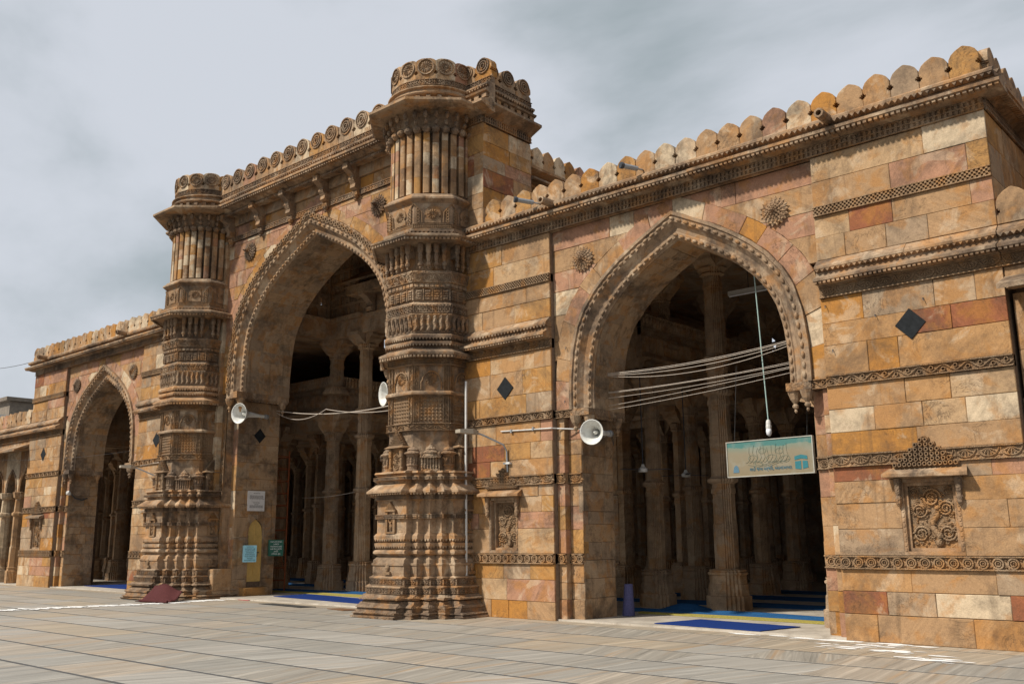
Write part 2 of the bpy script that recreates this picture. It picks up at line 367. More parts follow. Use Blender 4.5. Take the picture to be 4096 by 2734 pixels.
# ------------------------------------------------------------------ carved bands
def band(mb, Mx, u0, u1, w0, w1, kind, y=0., d=.035):
    h = w1-w0; L_ = u1-u0
    mb.box(u0, u1, y, y+.12, w0, w1, Mx)
    f = h*.1
    mb.box(u0, u1, y-d*1.15, y+.02, w0, w0+f, Mx); mb.box(u0, u1, y-d*1.15, y+.02, w1-f, w1, Mx)
    z = (w0+w1)/2; hh = h*.4
    def rep(p):
        n = max(1, round(L_/p)); return [(u0+L_*(i+.5)/n, L_/n) for i in range(n)]
    if kind == 'medallion':
        for x, p in rep(h*.98):
            mb.ring(x, z, hh, hh*.74, y-d, y, 14, Mx); mb.ring(x, z, hh*.56, hh*.4, y-d*.8, y, 10, Mx)
            mb.pyr(x, z, hh*.22, hh*.34, y-d, y, Mx)
            for sz in (-1, 1): mb.pyr(x+p/2, z+sz*hh*.6, p*.12, hh*.3, y-d, y, Mx)
    elif kind == 'scroll':
        n = max(1, round(L_/(h*2.0))); N = n*14
        pts = [(u0+L_*i/N, y-d*.4, z+hh*.72*math.sin(2*math.pi*i/14)) for i in range(N+1)]
        mb.tube(pts, h*.075, 5, Mx)
        for i in range(2*n):
            x = u0+L_*(i+.5)/(2*n); s = 1 if i % 2 else -1
            mb.ring(x, z+s*hh*.25, hh*.5, hh*.33, y-d, y, 9, Mx); mb.pyr(x, z+s*hh*.25, hh*.2, hh*.2, y-d, y, Mx)
            mb.pyr(x+L_/(4*n), z-s*hh*.5, hh*.22, hh*.3, y-d, y, Mx); mb.pyr(x-L_/(4*n)*.5, z+s*hh*.75, hh*.2, hh*.2, y-d, y, Mx)
    elif kind == 'lotus':
        for x, p in rep(h*1.5):
            N = 8; arc = [(x+p*.47*math.cos(math.pi*(1+i/N)), y-d*.5, z+hh*.85+hh*1.6*math.sin(math.pi*(1+i/N))) for i in range(N+1)]
            mb.tube(arc, h*.05, 4, Mx)
            for i in range(1, 6):
                a = math.pi*(1+i/6); mb.tube([(x, y-d*.5, z+hh*.8), (x+p*.33*math.cos(a), y-d*.6, z+hh*.8+hh*1.2*math.sin(a))], h*.05, 4, Mx, lambda t: .5+t*.8)
            mb.pyr(x+p/2, z-hh*.4, p*.13, hh*.45, y-d, y, Mx)
    elif kind == 'checker':
        q = h*.2; n = max(1, round(L_/q)); q = L_/n
        for i in range(n):
            for j in range(4):
                if (i+j) % 2: mb.box(u0+i*q, u0+(i+1)*q, y-d, y, w0+f+j*h*.2, w0+f+(j+1)*h*.2, Mx)
    elif kind == 'slots':
        for x, p in rep(h*.42):
            mb.box(x-p*.27, x+p*.27, y-d*.8, y, w0+f, w1-f, Mx); 
        mb.box(u0, u1, y-d, y, z-h*.05, z+h*.05, Mx)
    elif kind == 'lattice':
        for x, p in rep(h*.85):
            mb.box(x-p*.5, x-p*.36, y-d, y, w0+f, w1-f, Mx); mb.ring(x+p*.07, z, hh*.75, hh*.45, y-d*.8, y, 8, Mx); mb.pyr(x+p*.07, z, hh*.3, hh*.3, y-d, y, Mx)
    elif kind == 'leaf':
        for x, p in rep(h*.36):
            mb.tube([(x-p*.15, y-d*.2, w0+f), (x+p*.12, y-d*.9, w0+h*.3), (x-p*.08, y-d*1.1, w0+h*.6), (x, y-d*1.6, w1-f)], p*.36, 5, Mx)
            mb.blob((x, y-d*2.0, w1-f*1.3), p*.3, p*.3, h*.09, 5, Mx)
    return mb
def teeth(mb, Mx, u0, u1, w1, h, y0, y1, pitch, tri=True):
    n = max(1, round((u1-u0)/pitch)); p = (u1-u0)/n
    for i in range(n):
        a = u0+i*p
        if tri: mb.prism([(a+p*.08, w1), (a+p*.92, w1), (a+p*.5, w1-h)], y0, y1, Mx)
        else: mb.box(a+p*.2, a+p*.8, y0, y1, w1-h, w1, Mx)
    return mb
def profile_run(mb, Mx, u0, u1, prof):          # prof: (y, z) closed polygon swept along u
    return mb.loft([[(u0, y, z) for y, z in prof], [(u1, y, z) for y, z in prof]], Mx)
def cornice(parent, Mx, u0, u1, prof, mat='trim_stone', name='cornice_stone', w=1.25, jit=.008):
    n = max(1, round((u1-u0)/w)); c = [u0]+[u0+(u1-u0)*(i+rnd.uniform(-.2, .2))/n for i in range(1, n)]+[u1]
    for a, b in zip(c, c[1:]):
        jy, jz = rnd.uniform(-jit, jit), rnd.uniform(-jit*.6, jit*.6)
        obj(name, profile_run(MB(), Mx, a+.0015, b-.0015, [(y+jy, z+jz) for y, z in prof]), mat, parent)
def rosette(parent, o, dia, Mrot=I4, boss=.1, mat='carved_stone', name='rosette'):
    mb = MB(); r = dia/2; m = T(*o) @ Mrot
    mb.lathe([(r*.8, .02), (r*.8, .05)], 16, m @ Matrix.Rotation(R(90), 4, 'X'))
    for k, (ro, ri, n, y) in enumerate(((1, .55, 18, .03), (.78, .38, 16, .055), (.54, .2, 12, .075), (.32, .05, 8, .095))):
        for i in range(n):
            a = 2*math.pi*(i+.5*(k % 2))/n; c, s = math.cos(a), math.sin(a); w = math.pi*ro*r/n*.92
            pts = [(ri*r*c-w*.5*s, -y+.03, ri*r*s+w*.5*c), (ri*r*c+w*.5*s, -y+.03, ri*r*s-w*.5*c), ((ro*.75)*r*c+w*s, -y, ro*.75*r*s-w*c), (ro*r*c, -y-.012, ro*r*s), ((ro*.75)*r*c-w*s, -y, ro*.75*r*s+w*c), (ro*.6*r*c, -y-.035, ro*.6*r*s)]
            mb.add(pts, [(0, 1, 5), (1, 2, 5), (2, 3, 5), (3, 4, 5), (4, 0, 5)], m)
            mb.add([(ro*.98*r*c, -y-.01, ro*.98*r*s), (ro*.75*r*c+w*s, -y, ro*.75*r*s-w*c), (ro*.7*r*c, 0, ro*.7*r*s), (ro*.75*r*c-w*s, -y, ro*.75*r*s+w*c)], [(0, 1, 2), (0, 2, 3)], m)
    mb.blob((0, -.09, 0), r*.15, boss, r*.15, 8, m)
    return obj(name, mb, mat, parent)
def disc(mb, Mx, x, z, r, y=0.):
    mb.ring(x, z, r, r*.86, y-.03, y, 16, Mx); mb.ring(x, z, r*.68, r*.52, y-.03, y, 14, Mx); mb.ring(x, z, r*.36, r*.24, y-.035, y, 10, Mx); mb.pyr(x, z, r*.16, r*.16, y-.045, y, Mx)
    for i in range(12):
        a = 2*math.pi*i/12; mb.pyr(x+r*.78*math.cos(a), z+r*.78*math.sin(a), r*.1, r*.1, y-.03, y, Mx)
    return mb
def flower(mb, Mx, x, z, r, y=0., n=12):
    for i in range(n):
        a = 2*math.pi*i/n; c, s = math.cos(a), math.sin(a); w = r*.2
        mb.add([(x+r*.2*c, y-.01, z+r*.2*s), (x+r*.7*c-w*s, y, z+r*.7*s+w*c), (x+r*c, y-.008, z+r*s), (x+r*.7*c+w*s, y, z+r*.7*s-w*c), (x+r*.65*c, y-.035, z+r*.65*s)], [(0, 1, 4), (1, 2, 4), (2, 3, 4), (3, 0, 4)], Mx)
    mb.pyr(x, z, r*.2, r*.2, y-.04, y, Mx); return mb
def merlon_poly(p, h, round_=False):
    k = p/.445; g = .003
    if round_ == 'crown':
        r_ = [(p/2, 0), (p/2, .1), (p/2-.03, .1), (p/2-.03, .13), (p/2-.05, .13), (p/2-.05, .17), (p/2-.03, .17), (p/2-.03, .2), (p/2-.002, .2), (p/2-.002, h*.86), (p/2-.05, h*.93), (p/2-.13, h*.985), (.0, h)]
        return r_+[(-x, z) for x, z in reversed(r_[:-1])]
    if round_: top = [(p/2-g, .28*h/.5*1), (p/2-.012*k, .36*h/.5), (p/2-.055*k, .43*h/.5), (p/2-.12*k, .478*h/.5), (0.04*k, .498*h/.5)]
    else: top = [(p/2-.004*k, .27*h/.5), (p/2-.012*k, .33*h/.5), (p/2-.05*k, .40*h/.5), (p/2-.11*k, .45*h/.5), (.05*k, .482*h/.5), (.012*k, .5*h/.5)]
    q = h/.5
    right = [(p/2-g, 0), (p/2-g, .125*q), (p/2-.028*k, .125*q), (p/2-.028*k, .15*q), (p/2-.052*k, .15*q), (p/2-.052*k, .19*q), (p/2-.028*k, .19*q), (p/2-.028*k, .215*q), (p/2-.008*k, .215*q)]+top
    return right+[(-x, z) for x, z in reversed(right)]
MER = {}
def merlon_mesh(p, h, d=.2, rd=False, deco=None):
    key = (round(p, 3), h, d, rd, deco)
    if key not in MER:
        mb = MB(); mb.prism(merlon_poly(p, h, rd), 0, d, None, .006); MER[key] = mesh(mb, 'merlon_stone', name='merlon')
    return MER[key]
def merlon_row(parent, Mx, u0, u1, z, pitch, h, d=.2, rd=False, y=0., jit=True, deco=None):
    n = max(1, round((u1-u0)/pitch)); p = (u1-u0)/n; me = merlon_mesh(p, h, d, rd)
    rz = math.atan2(Mx[1][0], Mx[0][0]); outs = []
    for i in range(n):
        w = Mx @ Vector((u0+(i+.5)*p, y+(rnd.uniform(-.008, .008) if jit else 0), z))
        o = inst('merlon', me, parent, w, 0, (1, 1, rnd.uniform(.96, 1.03) if jit else 1), rot=(rnd.uniform(-.012, .012), rnd.uniform(-.008, .008), rz)); outs.append(o)
        if deco:
            mb = MB(); disc(mb, I4, 0, 0, p*.36); 
            if deco not in MER: MER[deco] = mesh(mb, 'carved_stone', name='rosette')
            r_ = bpy.data.objects.new('rosette', MER[deco]); col.objects.link(r_); r_.parent = o; r_.location = (0, -.002, h*.62)
    return outs

# ------------------------------------------------------------------ carved niche
def curl(mb, Mx, x, z, r, turns, sgn, y, tw):
    N = int(14*turns); pts = []
    for i in range(N+1):
        t = i/N; a = sgn*2*math.pi*turns*t; q = r*(1-.85*t)
        pts.append((x+q*math.cos(a), y, z+q*math.sin(a)))
    mb.tube(pts, tw, 5, Mx, lambda t: 1.1-.5*t)
def tree_panel(mb, Mx, x0, x1, z0, z1, y, seed):
    rr = random.Random(seed); cx = (x0+x1)/2; w = x1-x0; h = z1-z0
    pts = [(cx+w*.05+w*.09*math.sin(9*t), y, z0+h*.04+h*.62*t-0*t) for t in [i/14 for i in range(15)]]
    mb.tube(pts, w*.075, 8, Mx, lambda t: 1.2-.5*t)
    for k in range(12): t = k/12; mb.tube([(cx+w*.05+w*.07*math.sin(9*t)-w*.07, y-.035, z0+h*.05+h*.62*t), (cx+w*.05+w*.07*math.sin(9*t)+w*.07, y-.035, z0+h*.07+h*.62*t)], w*.012, 4, Mx)
    for fx, fz, fr, s in ((.5, .80, .22, 1), (.22, .60, .17, -1), (.80, .62, .18, 1), (.22, .22, .19, 1), (.80, .24, .19, -1), (.12, .90, .10, 1), (.9, .92, .09, -1)):
        x, z, r = x0+w*fx, z0+h*fz, fr*w
        curl(mb, Mx, x, z, r, 2.2, s, y-.015, r*.13)
        n = 11
        for i in range(n):
            a = 2*math.pi*i/n+rr.uniform(-.2, .2); q_ = r*rr.uniform(.9, 1.25); curl(mb, Mx, x+q_*math.cos(a), z+q_*math.sin(a), r*rr.uniform(.16, .3), 1.2, rr.choice((-1, 1)), y-.008, r*.07)
        for i in range(10):
            a, q = rr.uniform(0, 6.28), rr.uniform(.15, .75)*r; mb.pyr(x+q*math.cos(a), z+q*math.sin(a), r*.12, r*.12, y-.045, y, Mx)
    for i in range(70):
        mb.pyr(rr.uniform(x0+.02, x1-.02), rr.uniform(z0+.03, z1-.02), w*.03, w*.04, y-.035, y+.01, Mx)
    return mb
def crest(mb, Mx, cx, w, z0, h, y=0.):
    n = 6
    for k in range(n):
        hw = w/2*(1-k/n)*(.98 if k else 1); z = z0+h*k/n; q = h/n
        mb.box(cx-hw, cx+hw, y-.015, y+.06, z, z+q, Mx); m = max(1, round(hw*2/(q*1.05)))
        for i in range(m):
            x = cx-hw+hw*2*(i+.5)/m; mb.ring(x, z+q*.5, q*.46, q*.27, y-.06, y, 7, Mx); mb.pyr(x, z+q*.5, q*.14, q*.14, y-.06, y, Mx)
    mb.pyr(cx, z0+h*1.02, w*.05, h*.09, y-.05, y+.02, Mx); return mb
def niche(parent, Mx, x0, x1, z0, z1, deep, seed):
    w = x1-x0
    n = thing('niche', None, None, Mx @ Vector(((x0+x1)/2, 0, z0))); n.parent = parent; n.location = n.location-wloc(parent)
    fr = MB(); ft = .055
    for a, b, c, d in ((x0, x0+ft, z0, z1), (x1-ft, x1, z0, z1), (x0+ft, x1-ft, z0, z0+ft), (x0+ft, x1-ft, z1-ft, z1)): fr.box(a, b, -.006, deep+.02, c, d, Mx)
    q = ft+.05
    for a, b, c, d in ((x0+ft, x0+q, z0+ft, z1-ft), (x1-q, x1-ft, z0+ft, z1-ft), (x0+q, x1-q, z0+ft, z0+q), (x0+q, x1-q, z1-q, z1-ft)): fr.box(a, b, deep*.5, deep+.02, c, d, Mx)
    teeth(fr, Mx, x0+.005, x0+ft-.005, z1-.06, .05, -.014, 0, 1, False)
    for i in range(14):
        zz = z0+.06+(z1-z0-.12)*i/14
        for xx in (x0+.012, x1-ft+.012): fr.box(xx, xx+.03, -.016, 0, zz, zz+.045, Mx)
    obj('frame', fr, 'trim_stone', n)
    obj('panel_back', MB().box(x0+.01, x1-.01, deep, deep+.05, z0+.01, z1-.01, Mx), 'relief_stone', n)
    obj('carved_tree', tree_panel(MB(), Mx, x0+q, x1-q, z0+q, z1-q, deep-.01, seed), 'relief_stone', n, smooth=True)
    cn = MB(); zc = z1+.01; e = w*.22
    cn.loft([[(x0-e*.7, .02, zc), (x1+e*.7, .02, zc), (x1+e*.7, .02, zc+.16), (x0-e*.7, .02, zc+.16)],
             [(x0-e, -.2, zc+.02), (x1+e, -.21, zc+.0), (x1+e, -.21, zc+.05), (x0-e, -.2, zc+.065)]], Mx)
    obj('canopy', cn, 'trim_stone', n)
    for s in (x0-.05, x1-.03):
        obj('bracket', MB().lathe([(.02, -.42), (.04, -.38), (.05, -.3), (.032, -.26), (.045, -.2), (.05, -.1), (.06, -.05), (.06, 0)], 8, Mx @ T(s+.04, -.05, zc)), 'carved_stone', n)
    obj('crest', crest(MB(), Mx, (x0+x1)/2, w*1.12, zc+.165, w*.5, -.03), 'relief_stone', n)
    return n

# ================================================================== GROUND
GROW = [-.42, -1.7, -2.78, -3.87, -4.95, -6.03, -7.1, -8.18, -9.25, -10.3, -11.4]
g = MB(); g.add([(-400, -400, -.014), (400, -400, -.014), (400, 400, -.014), (-400, 400, -.014)], [(0, 1, 2, 3)])
ground = obj('ground', g, 'grout', kind='structure')
court = obj('courtyard_paving', MB().box(-60, 60, -60, 1.2, -.2, -.0035), 'grout', kind='structure')
def in_view(x, y):
    v = Vector((x, y, 0))-cam.location; d = v.dot(fv)
    return d > 1 and abs(v.dot(r2))/d < .68 and v.dot(u2)/d > -.46
nsl = 0
for y0, y1 in zip(GROW[1:], GROW):
    x = -34+rnd.uniform(0, 1)
    while x < 20.5:
        w = rnd.uniform(1.05, 2.1)
        if nsl < 296 and (in_view(x, (y0+y1)/2) or in_view(x+w, (y0+y1)/2) or in_view(x+w/2, y0) or in_view(x+w/2, y1)):
            g1 = .042; t_ = rnd.uniform(-.0015, .0015); q = MB()
            def rc_(i, z): return [(x+.003+i, y0+g1+i, z+t_), (x+w-.003-i, y0+g1+i, z+t_), (x+w-.003-i, y1-g1-i, z+t_), (x+.003+i, y1-g1-i, z+t_)]
            q.loft([rc_(0, -.03), rc_(0, -.002), rc_(.002, 0)]); obj('paving_slab', q, 'paving', court); nsl += 1
        x += w
# strip of stone along the foot of the front
obj('kerb_strip', MB().box(-40, 30, -.40, .9, -.03, .002), 'paving', court)
floor = obj('hall_floor', MB().box(-30, 30, .06, 32, -.03, .035), 'hall_marble', kind='structure')

# ================================================================== WINGS
ZB = dict(med=(1.08, 1.28), lot=(2.65, 2.85), scr=(3.96, 4.13), lot2=(5.43, 5.63), chk=(6.85, 7.02), slot=(7.92, 8.12))
PIER_ROWS = ([0, .40, .72, 1.08], [1.28, 1.74, 2.08, 2.42, 2.65], [2.85, 3.22, 3.52, 3.96], [4.13, 4.58, 5.0, 5.43], [6.08, 6.5, 6.85], [7.02, 7.5, 7.92])
MAINC = [(.1, 8.12), (-.04, 8.12), (-.28, 8.17), (-.33, 8.185), (-.33, 8.235), (-.13, 8.32), (-.12, 8.36), (.1, 8.36)]
FILLC = [(.1, 8.362), (-.13, 8.362), (-.22, 8.41), (-.22, 8.45), (-.15, 8.5), (.1, 8.5)]
MIDC = [(.1, 5.635), (-.04, 5.635), (-.2, 5.66), (-.25, 5.68), (-.25, 5.72), (-.1, 5.8), (-.09, 5.86), (.1, 5.86)]
MIDF = [(.1, 5.862), (-.09, 5.862), (-.16, 5.90), (-.16, 5.94), (-.02, 6.07), (.1, 6.075)]
DENT = dict(pitch=.085)
def lower_band_set(parent, Mx, u0, u1, ks=('med', 'lot', 'scr'), y=0.):
    kinds = dict(med='medallion', lot='lotus', scr='scroll', lot2='lotus', chk='checker', slot='slots')
    for k in ks:
        a, b = ZB[k]; obj('carved_band', band(MB(), Mx, u0, u1, a, b, kinds[k], y-.012), 'relief_stone' if k != 'slot' else 'carved_stone', parent)
def wing(sx, label):
    W = thing('mosque_wing', label, 'building wing', (sx*11.64, 0, 0))
    cx = sx*11.64; F0 = T(0, 0, 0)
    lim = lambda a, b: (min(sx*a, sx*b), max(sx*a, sx*b))
    inner = 6.18 if sx > 0 else 6.0
    piers = [lim(14.46, 17.25), lim(inner-.6, 8.68)]
    nich = [(15.47, 16.33, 1.29, 2.42), (6.93, 7.73, 1.29, 2.42)]
    core = MB()
    for (a, b), (n0, n1, c, d) in zip(piers, nich):
        n0, n1 = lim(n0, n1); h = []
        core.box(a, n0, .03, 1.3, 0, 8.1); core.box(n1, b, .03, 1.3, 0, 8.1); core.box(n0, n1, .03, 1.3, 0, c); core.box(n0, n1, .03, 1.3, d, 8.1); core.box(n0, n1, .3, 1.3, c, d)
        for rows in PIER_ROWS: wall_blocks(W, F0, a, b, [z+(rnd.uniform(-.06, .06) if 0 < i < len(rows)-1 and abs(z-2.42) > .01 else 0) for i, z in enumerate(rows)], 'wall_stone', .45, 2.1, [(n0, n1, c, d)])
        lower_band_set(W, F0, a, b, ('med', 'lot', 'scr', 'lot2', 'chk'))
        cornice(W, F0, a, b, MIDC); cornice(W, F0, a, b, MIDF)
        dn = MB(); teeth(dn, F0, a, b, 5.68, .045, -.235, -.15, .075, False); teeth(dn, F0, a, b, 5.9, .05, -.158, -.10, .09)
        obj('dentil_row', dn, 'trim_stone', W, kind='stuff')
    for i, (n0, n1, c, d) in enumerate(nich): 
        n0, n1 = lim(n0, n1); niche(W, F0, n0, n1, c, d, (.09 if i == 0 else .17), 5+i+int(sx))
    # arch panel
    zs, wo, Ho, wi, Hi, jw = 4.1, 2.55, 3.58, 2.08, 3.05, 2.45
    pa, pb = lim(8.68, 14.46); Fp = T(0, .12, 0)
    hole = [(cx-jw-.06, 0), (cx-jw-.06, zs)]+arch_curve(cx, wi+.1, zs, Hi+.1, 24)+[(cx+jw+.06, zs), (cx+jw+.06, 0)]
    half = len(hole)//2
    core.prism([(pa, 0)]+hole[:half+1]+[(cx, 8.1), (pa, 8.1)], .42, 1.28)
    core.prism([(pb, 0), (pb, 8.1), (cx, 8.1)]+hole[half:], .42, 1.28)
    obj('wall_core', core, 'mortar', W)
    rw, rh = wo+.40, Ho+.34
    fz = lambda z: half_at(max(0, (z-zs)/rh))*rw
    ring_top = zs+rh
    edges = [zs+.03, 4.6, 5.15, 5.55, 6.1, 6.6, 7.02, 7.45, ring_top-.02] if ring_top < 7.92 else [4.13, 4.6, 5.15, 5.55, 6.1, 6.6, 7.02, 7.5, 7.92]
    for z0, z1 in zip(edges, edges[1:]):
        for s in (-1, 1):
            if s < 0: 
                if cx-fz(z0)-pa > .06: row_blocks(W, Fp, pa, cx-fz(z1), z0, z1, 'arch_stone', .55, 1.6, rc=lambda z: cx-fz(z))
            else:
                if pb-cx-fz(z0) > .06: row_blocks(W, Fp, cx+fz(z1), pb, z0, z1, 'arch_stone', .55, 1.6, lc=lambda z: cx+fz(z))
    if edges[-1] < 7.9: row_blocks(W, Fp, pa, pb, edges[-1], 7.92, 'arch_stone', .5, 1.2)
    # voussoirs
    A = arch_curve(cx, wo+.004, zs, Ho+.004, 34); B = arch_curve(cx, rw, zs, rh, 34); i = 0
    while i < 68:
        k = min(68, i+rnd.choice((3, 4, 4, 5, 6)))
        if i < 34 < k: k = 34
        block(W, A[i:k+1]+B[i:k+1][::-1], Fp, 'arch_stone', .1, rnd.uniform(.0, .02), name='voussoir'); i = k
    # moulded arch
    av = archivolt(MB(), cx, wo, Ho, wi, Hi, zs, [(0, .14), (0, .04), (.13, .04), (.17, .075), (.36, .08), (.42, .12), (.55, .19), (.7, .21), (.74, .19), (.92, .2), (.96, .24), (1, .26), (1, .3)])
    obj('archivolt', av, 'trim_stone', W, smooth=False)
    bd = beads(MB(), cx, wo+(wi-wo)*.27, zs, Ho+(Hi-Ho)*.27, .07, .036, .15); beads(bd, cx, wo+(wi-wo)*.84, zs, Ho+(Hi-Ho)*.84, .185, .033, .14)
    obj('bead_moulding', bd, 'trim_stone', W, smooth=True, kind='stuff')
    # soffit stones
    S0 = arch_curve(cx, wi, zs, Hi, 18)
    for k in range(36):
        (x0, z0), (x1, z1) = S0[k], S0[k+1]; nx, nz = (z1-z0), -(x1-x0); l = math.hypot(nx, nz); nx, nz = -nx/l, -nz/l
        cut = rnd.uniform(.5, .95)
        for y0, y1 in ((.3, cut), (cut, 1.3)):
            e = rnd.uniform(-.006, .006); q = MB(); a = [(x0+nx*e, z0+nz*e), (x1+nx*e, z1+nz*e), (x1+nx*.12, z1+nz*.12), (x0+nx*.12, z0+nz*.12)]
            q.prism(a, y0+.002, y1-.002); obj('voussoir', q, 'soffit_stone', W)
    # jambs
    for s in (-1, 1):
        e = abs((pa if s < 0 else pb)-(cx+s*jw))         # strip width
        for (d0, d1, yy) in ((jw+e*.62, jw+e, .14), (jw, jw+e*.62, .29)):
            a, b = sorted((cx+s*d0, cx+s*d1)); Fs = T(0, yy, 0)
            for rows in ([0, .40, .72, 1.08], [1.28, 1.74, 2.2, 2.65], [2.85, 3.22, 3.52, 3.96]): wall_blocks(W, Fs, a, b, rows, 'arch_stone', .6, 1.2, depth=.16)
            lower_band_set(W, Fs, a, b, ('med', 'lot')); 
            if d0 == jw: obj('carved_band', band(MB(), T(0, .12, 0), min(pa, cx-jw) if s < 0 else cx+jw-.02, cx-jw+.02 if s < 0 else pb, 3.96, 4.12, 'scroll', -.01), 'relief_stone', W)
        Mr = frame((cx-jw, 0, 0), (0, 1, 0), (-1, 0, 0)) if s < 0 else frame((cx+jw, 0, 0), (0, -1, 0), (1, 0, 0))
        u0, u1 = (.29, 1.34) if s < 0 else (-1.34, -.29)
        wall_blocks(W, Mr, u0, u1, [0, .42, .8, 1.15, 1.5, 1.85, 2.1, 2.5, 2.85, 3.2, 3.55, 3.95], 'soffit_stone', .3, .8)
        # springing corbel with pendants
        a, b = sorted((cx+s*(jw+.08), cx+s*wi)); cb = MB().box(a, b, .06, 1.3, 3.97, zs+.005)
        teeth(cb, Mr, u0, u1, 3.97, .07, -.36, -.3, .1)
        obj('springer', cb, 'carved_stone', W)
        for xx, yy in ((cx+s*(jw-.02), .1), (cx+s*(wi+.09), .2), (cx+s*(wi+.09), 1.16)):
            obj('pendant', MB().lathe([(.012, -.36), (.03, -.33), (.015, -.3), (.05, -.27), (.055, -.24), (.03, -.21), (.08, -.14), (.11, -.05), (.12, 0)], 10, T(xx, yy, 3.97)), 'trim_stone', W)
    # top
    a, b = lim(inner-.3, 17.25)
    obj('carved_band', band(MB(), F0, a, b, *ZB['slot'], 'slots', -.014, .03), 'carved_stone', W)
    b2, a2 = (b+.33, a) if sx > 0 else (b, a-.33)
    cornice(W, F0, a2, b2, MAINC); cornice(W, F0, a2, b2-.1*(sx > 0), FILLC)
    dn = MB(); teeth(dn, F0, a2, b2, 8.185, .05, -.31, -.2, .09, False); teeth(dn, F0, a2, b2, 8.41, .055, -.215, -.14, .1); obj('dentil_row', dn, 'trim_stone', W, kind='stuff')
    m0, m1 = lim(6.95, 17.3)
    obj('parapet_core', MB().box(m0, m1, .04, .5, 8.1, 8.505), 'trim_stone', W)
    merlon_row(W, F0, m0, m1, 8.5, .447, .49, .2, rd=False, y=-.13)
    # outer return side
    Mo = frame((sx*17.25, 0, 0), (0, sx, 0), (-sx, 0, 0)); u0, u1 = (0.02, 2.6) if sx > 0 else (-2.6, -.02)
    obj('wall_core', MB().box(*lim(16.6, 17.22), 1.3, 2.6, 0, 8.3), 'mortar', W)
    wall_blocks(W, Mo, u0, u1, [5.4, 6.08, 6.5, 6.85, 7.4, 7.92], 'wall_stone', .5, 1.)
    obj('carved_band', band(MB(), Mo, u0, u1, *ZB['slot'], 'slots', -.014, .03), 'carved_stone', W)
    cornice(W, Mo, u0, u1, MAINC); cornice(W, Mo, u0, u1, FILLC); 
    dn = MB(); teeth(dn, Mo, u0, u1, 8.185, .05, -.31, -.2, .09, False); obj('dentil_row', dn, 'trim_stone', W, kind='stuff')
    merlon_row(W, Mo, u0, u1, 8.5, .447, .49, .2, y=-.13)
    for xx in ((9.49, 13.72)):
        rosette(W, (sx*xx, .11, 7.17), .56)
    for xx, zz in ((15.87, 4.79), (7.41, 4.71)):
        q = .235; mbd = MB().prism([(sx*xx-q, zz), (sx*xx, zz-q*1.05), (sx*xx+q, zz), (sx*xx, zz+q*1.05)], -.022, .02, None, .004)
        obj('diamond_inlay', mbd, 'slate', W, label='black slate diamond set in the wall')
    # iron water spouts of stone
    for xx in ((8.9, 14.9) if sx > 0 else (9.6, 15.9)):
        m = T(sx*xx, -.12, 8.44) @ Matrix.Rotation(R(90), 4, 'X')
        sp = MB().lathe([(.085, 0), (.085, .42), (.05, .42), (.05, .3)], 8, m, cap=False); obj('rain_spout', sp, 'trim_stone', W)
    return W
wingR = wing(1, 'sandstone wing wall whose pointed arch holds the faded green signboard')
wingL = wing(-1, 'sandstone wing wall with pointed arch beside the low arcade, away from the signboard')

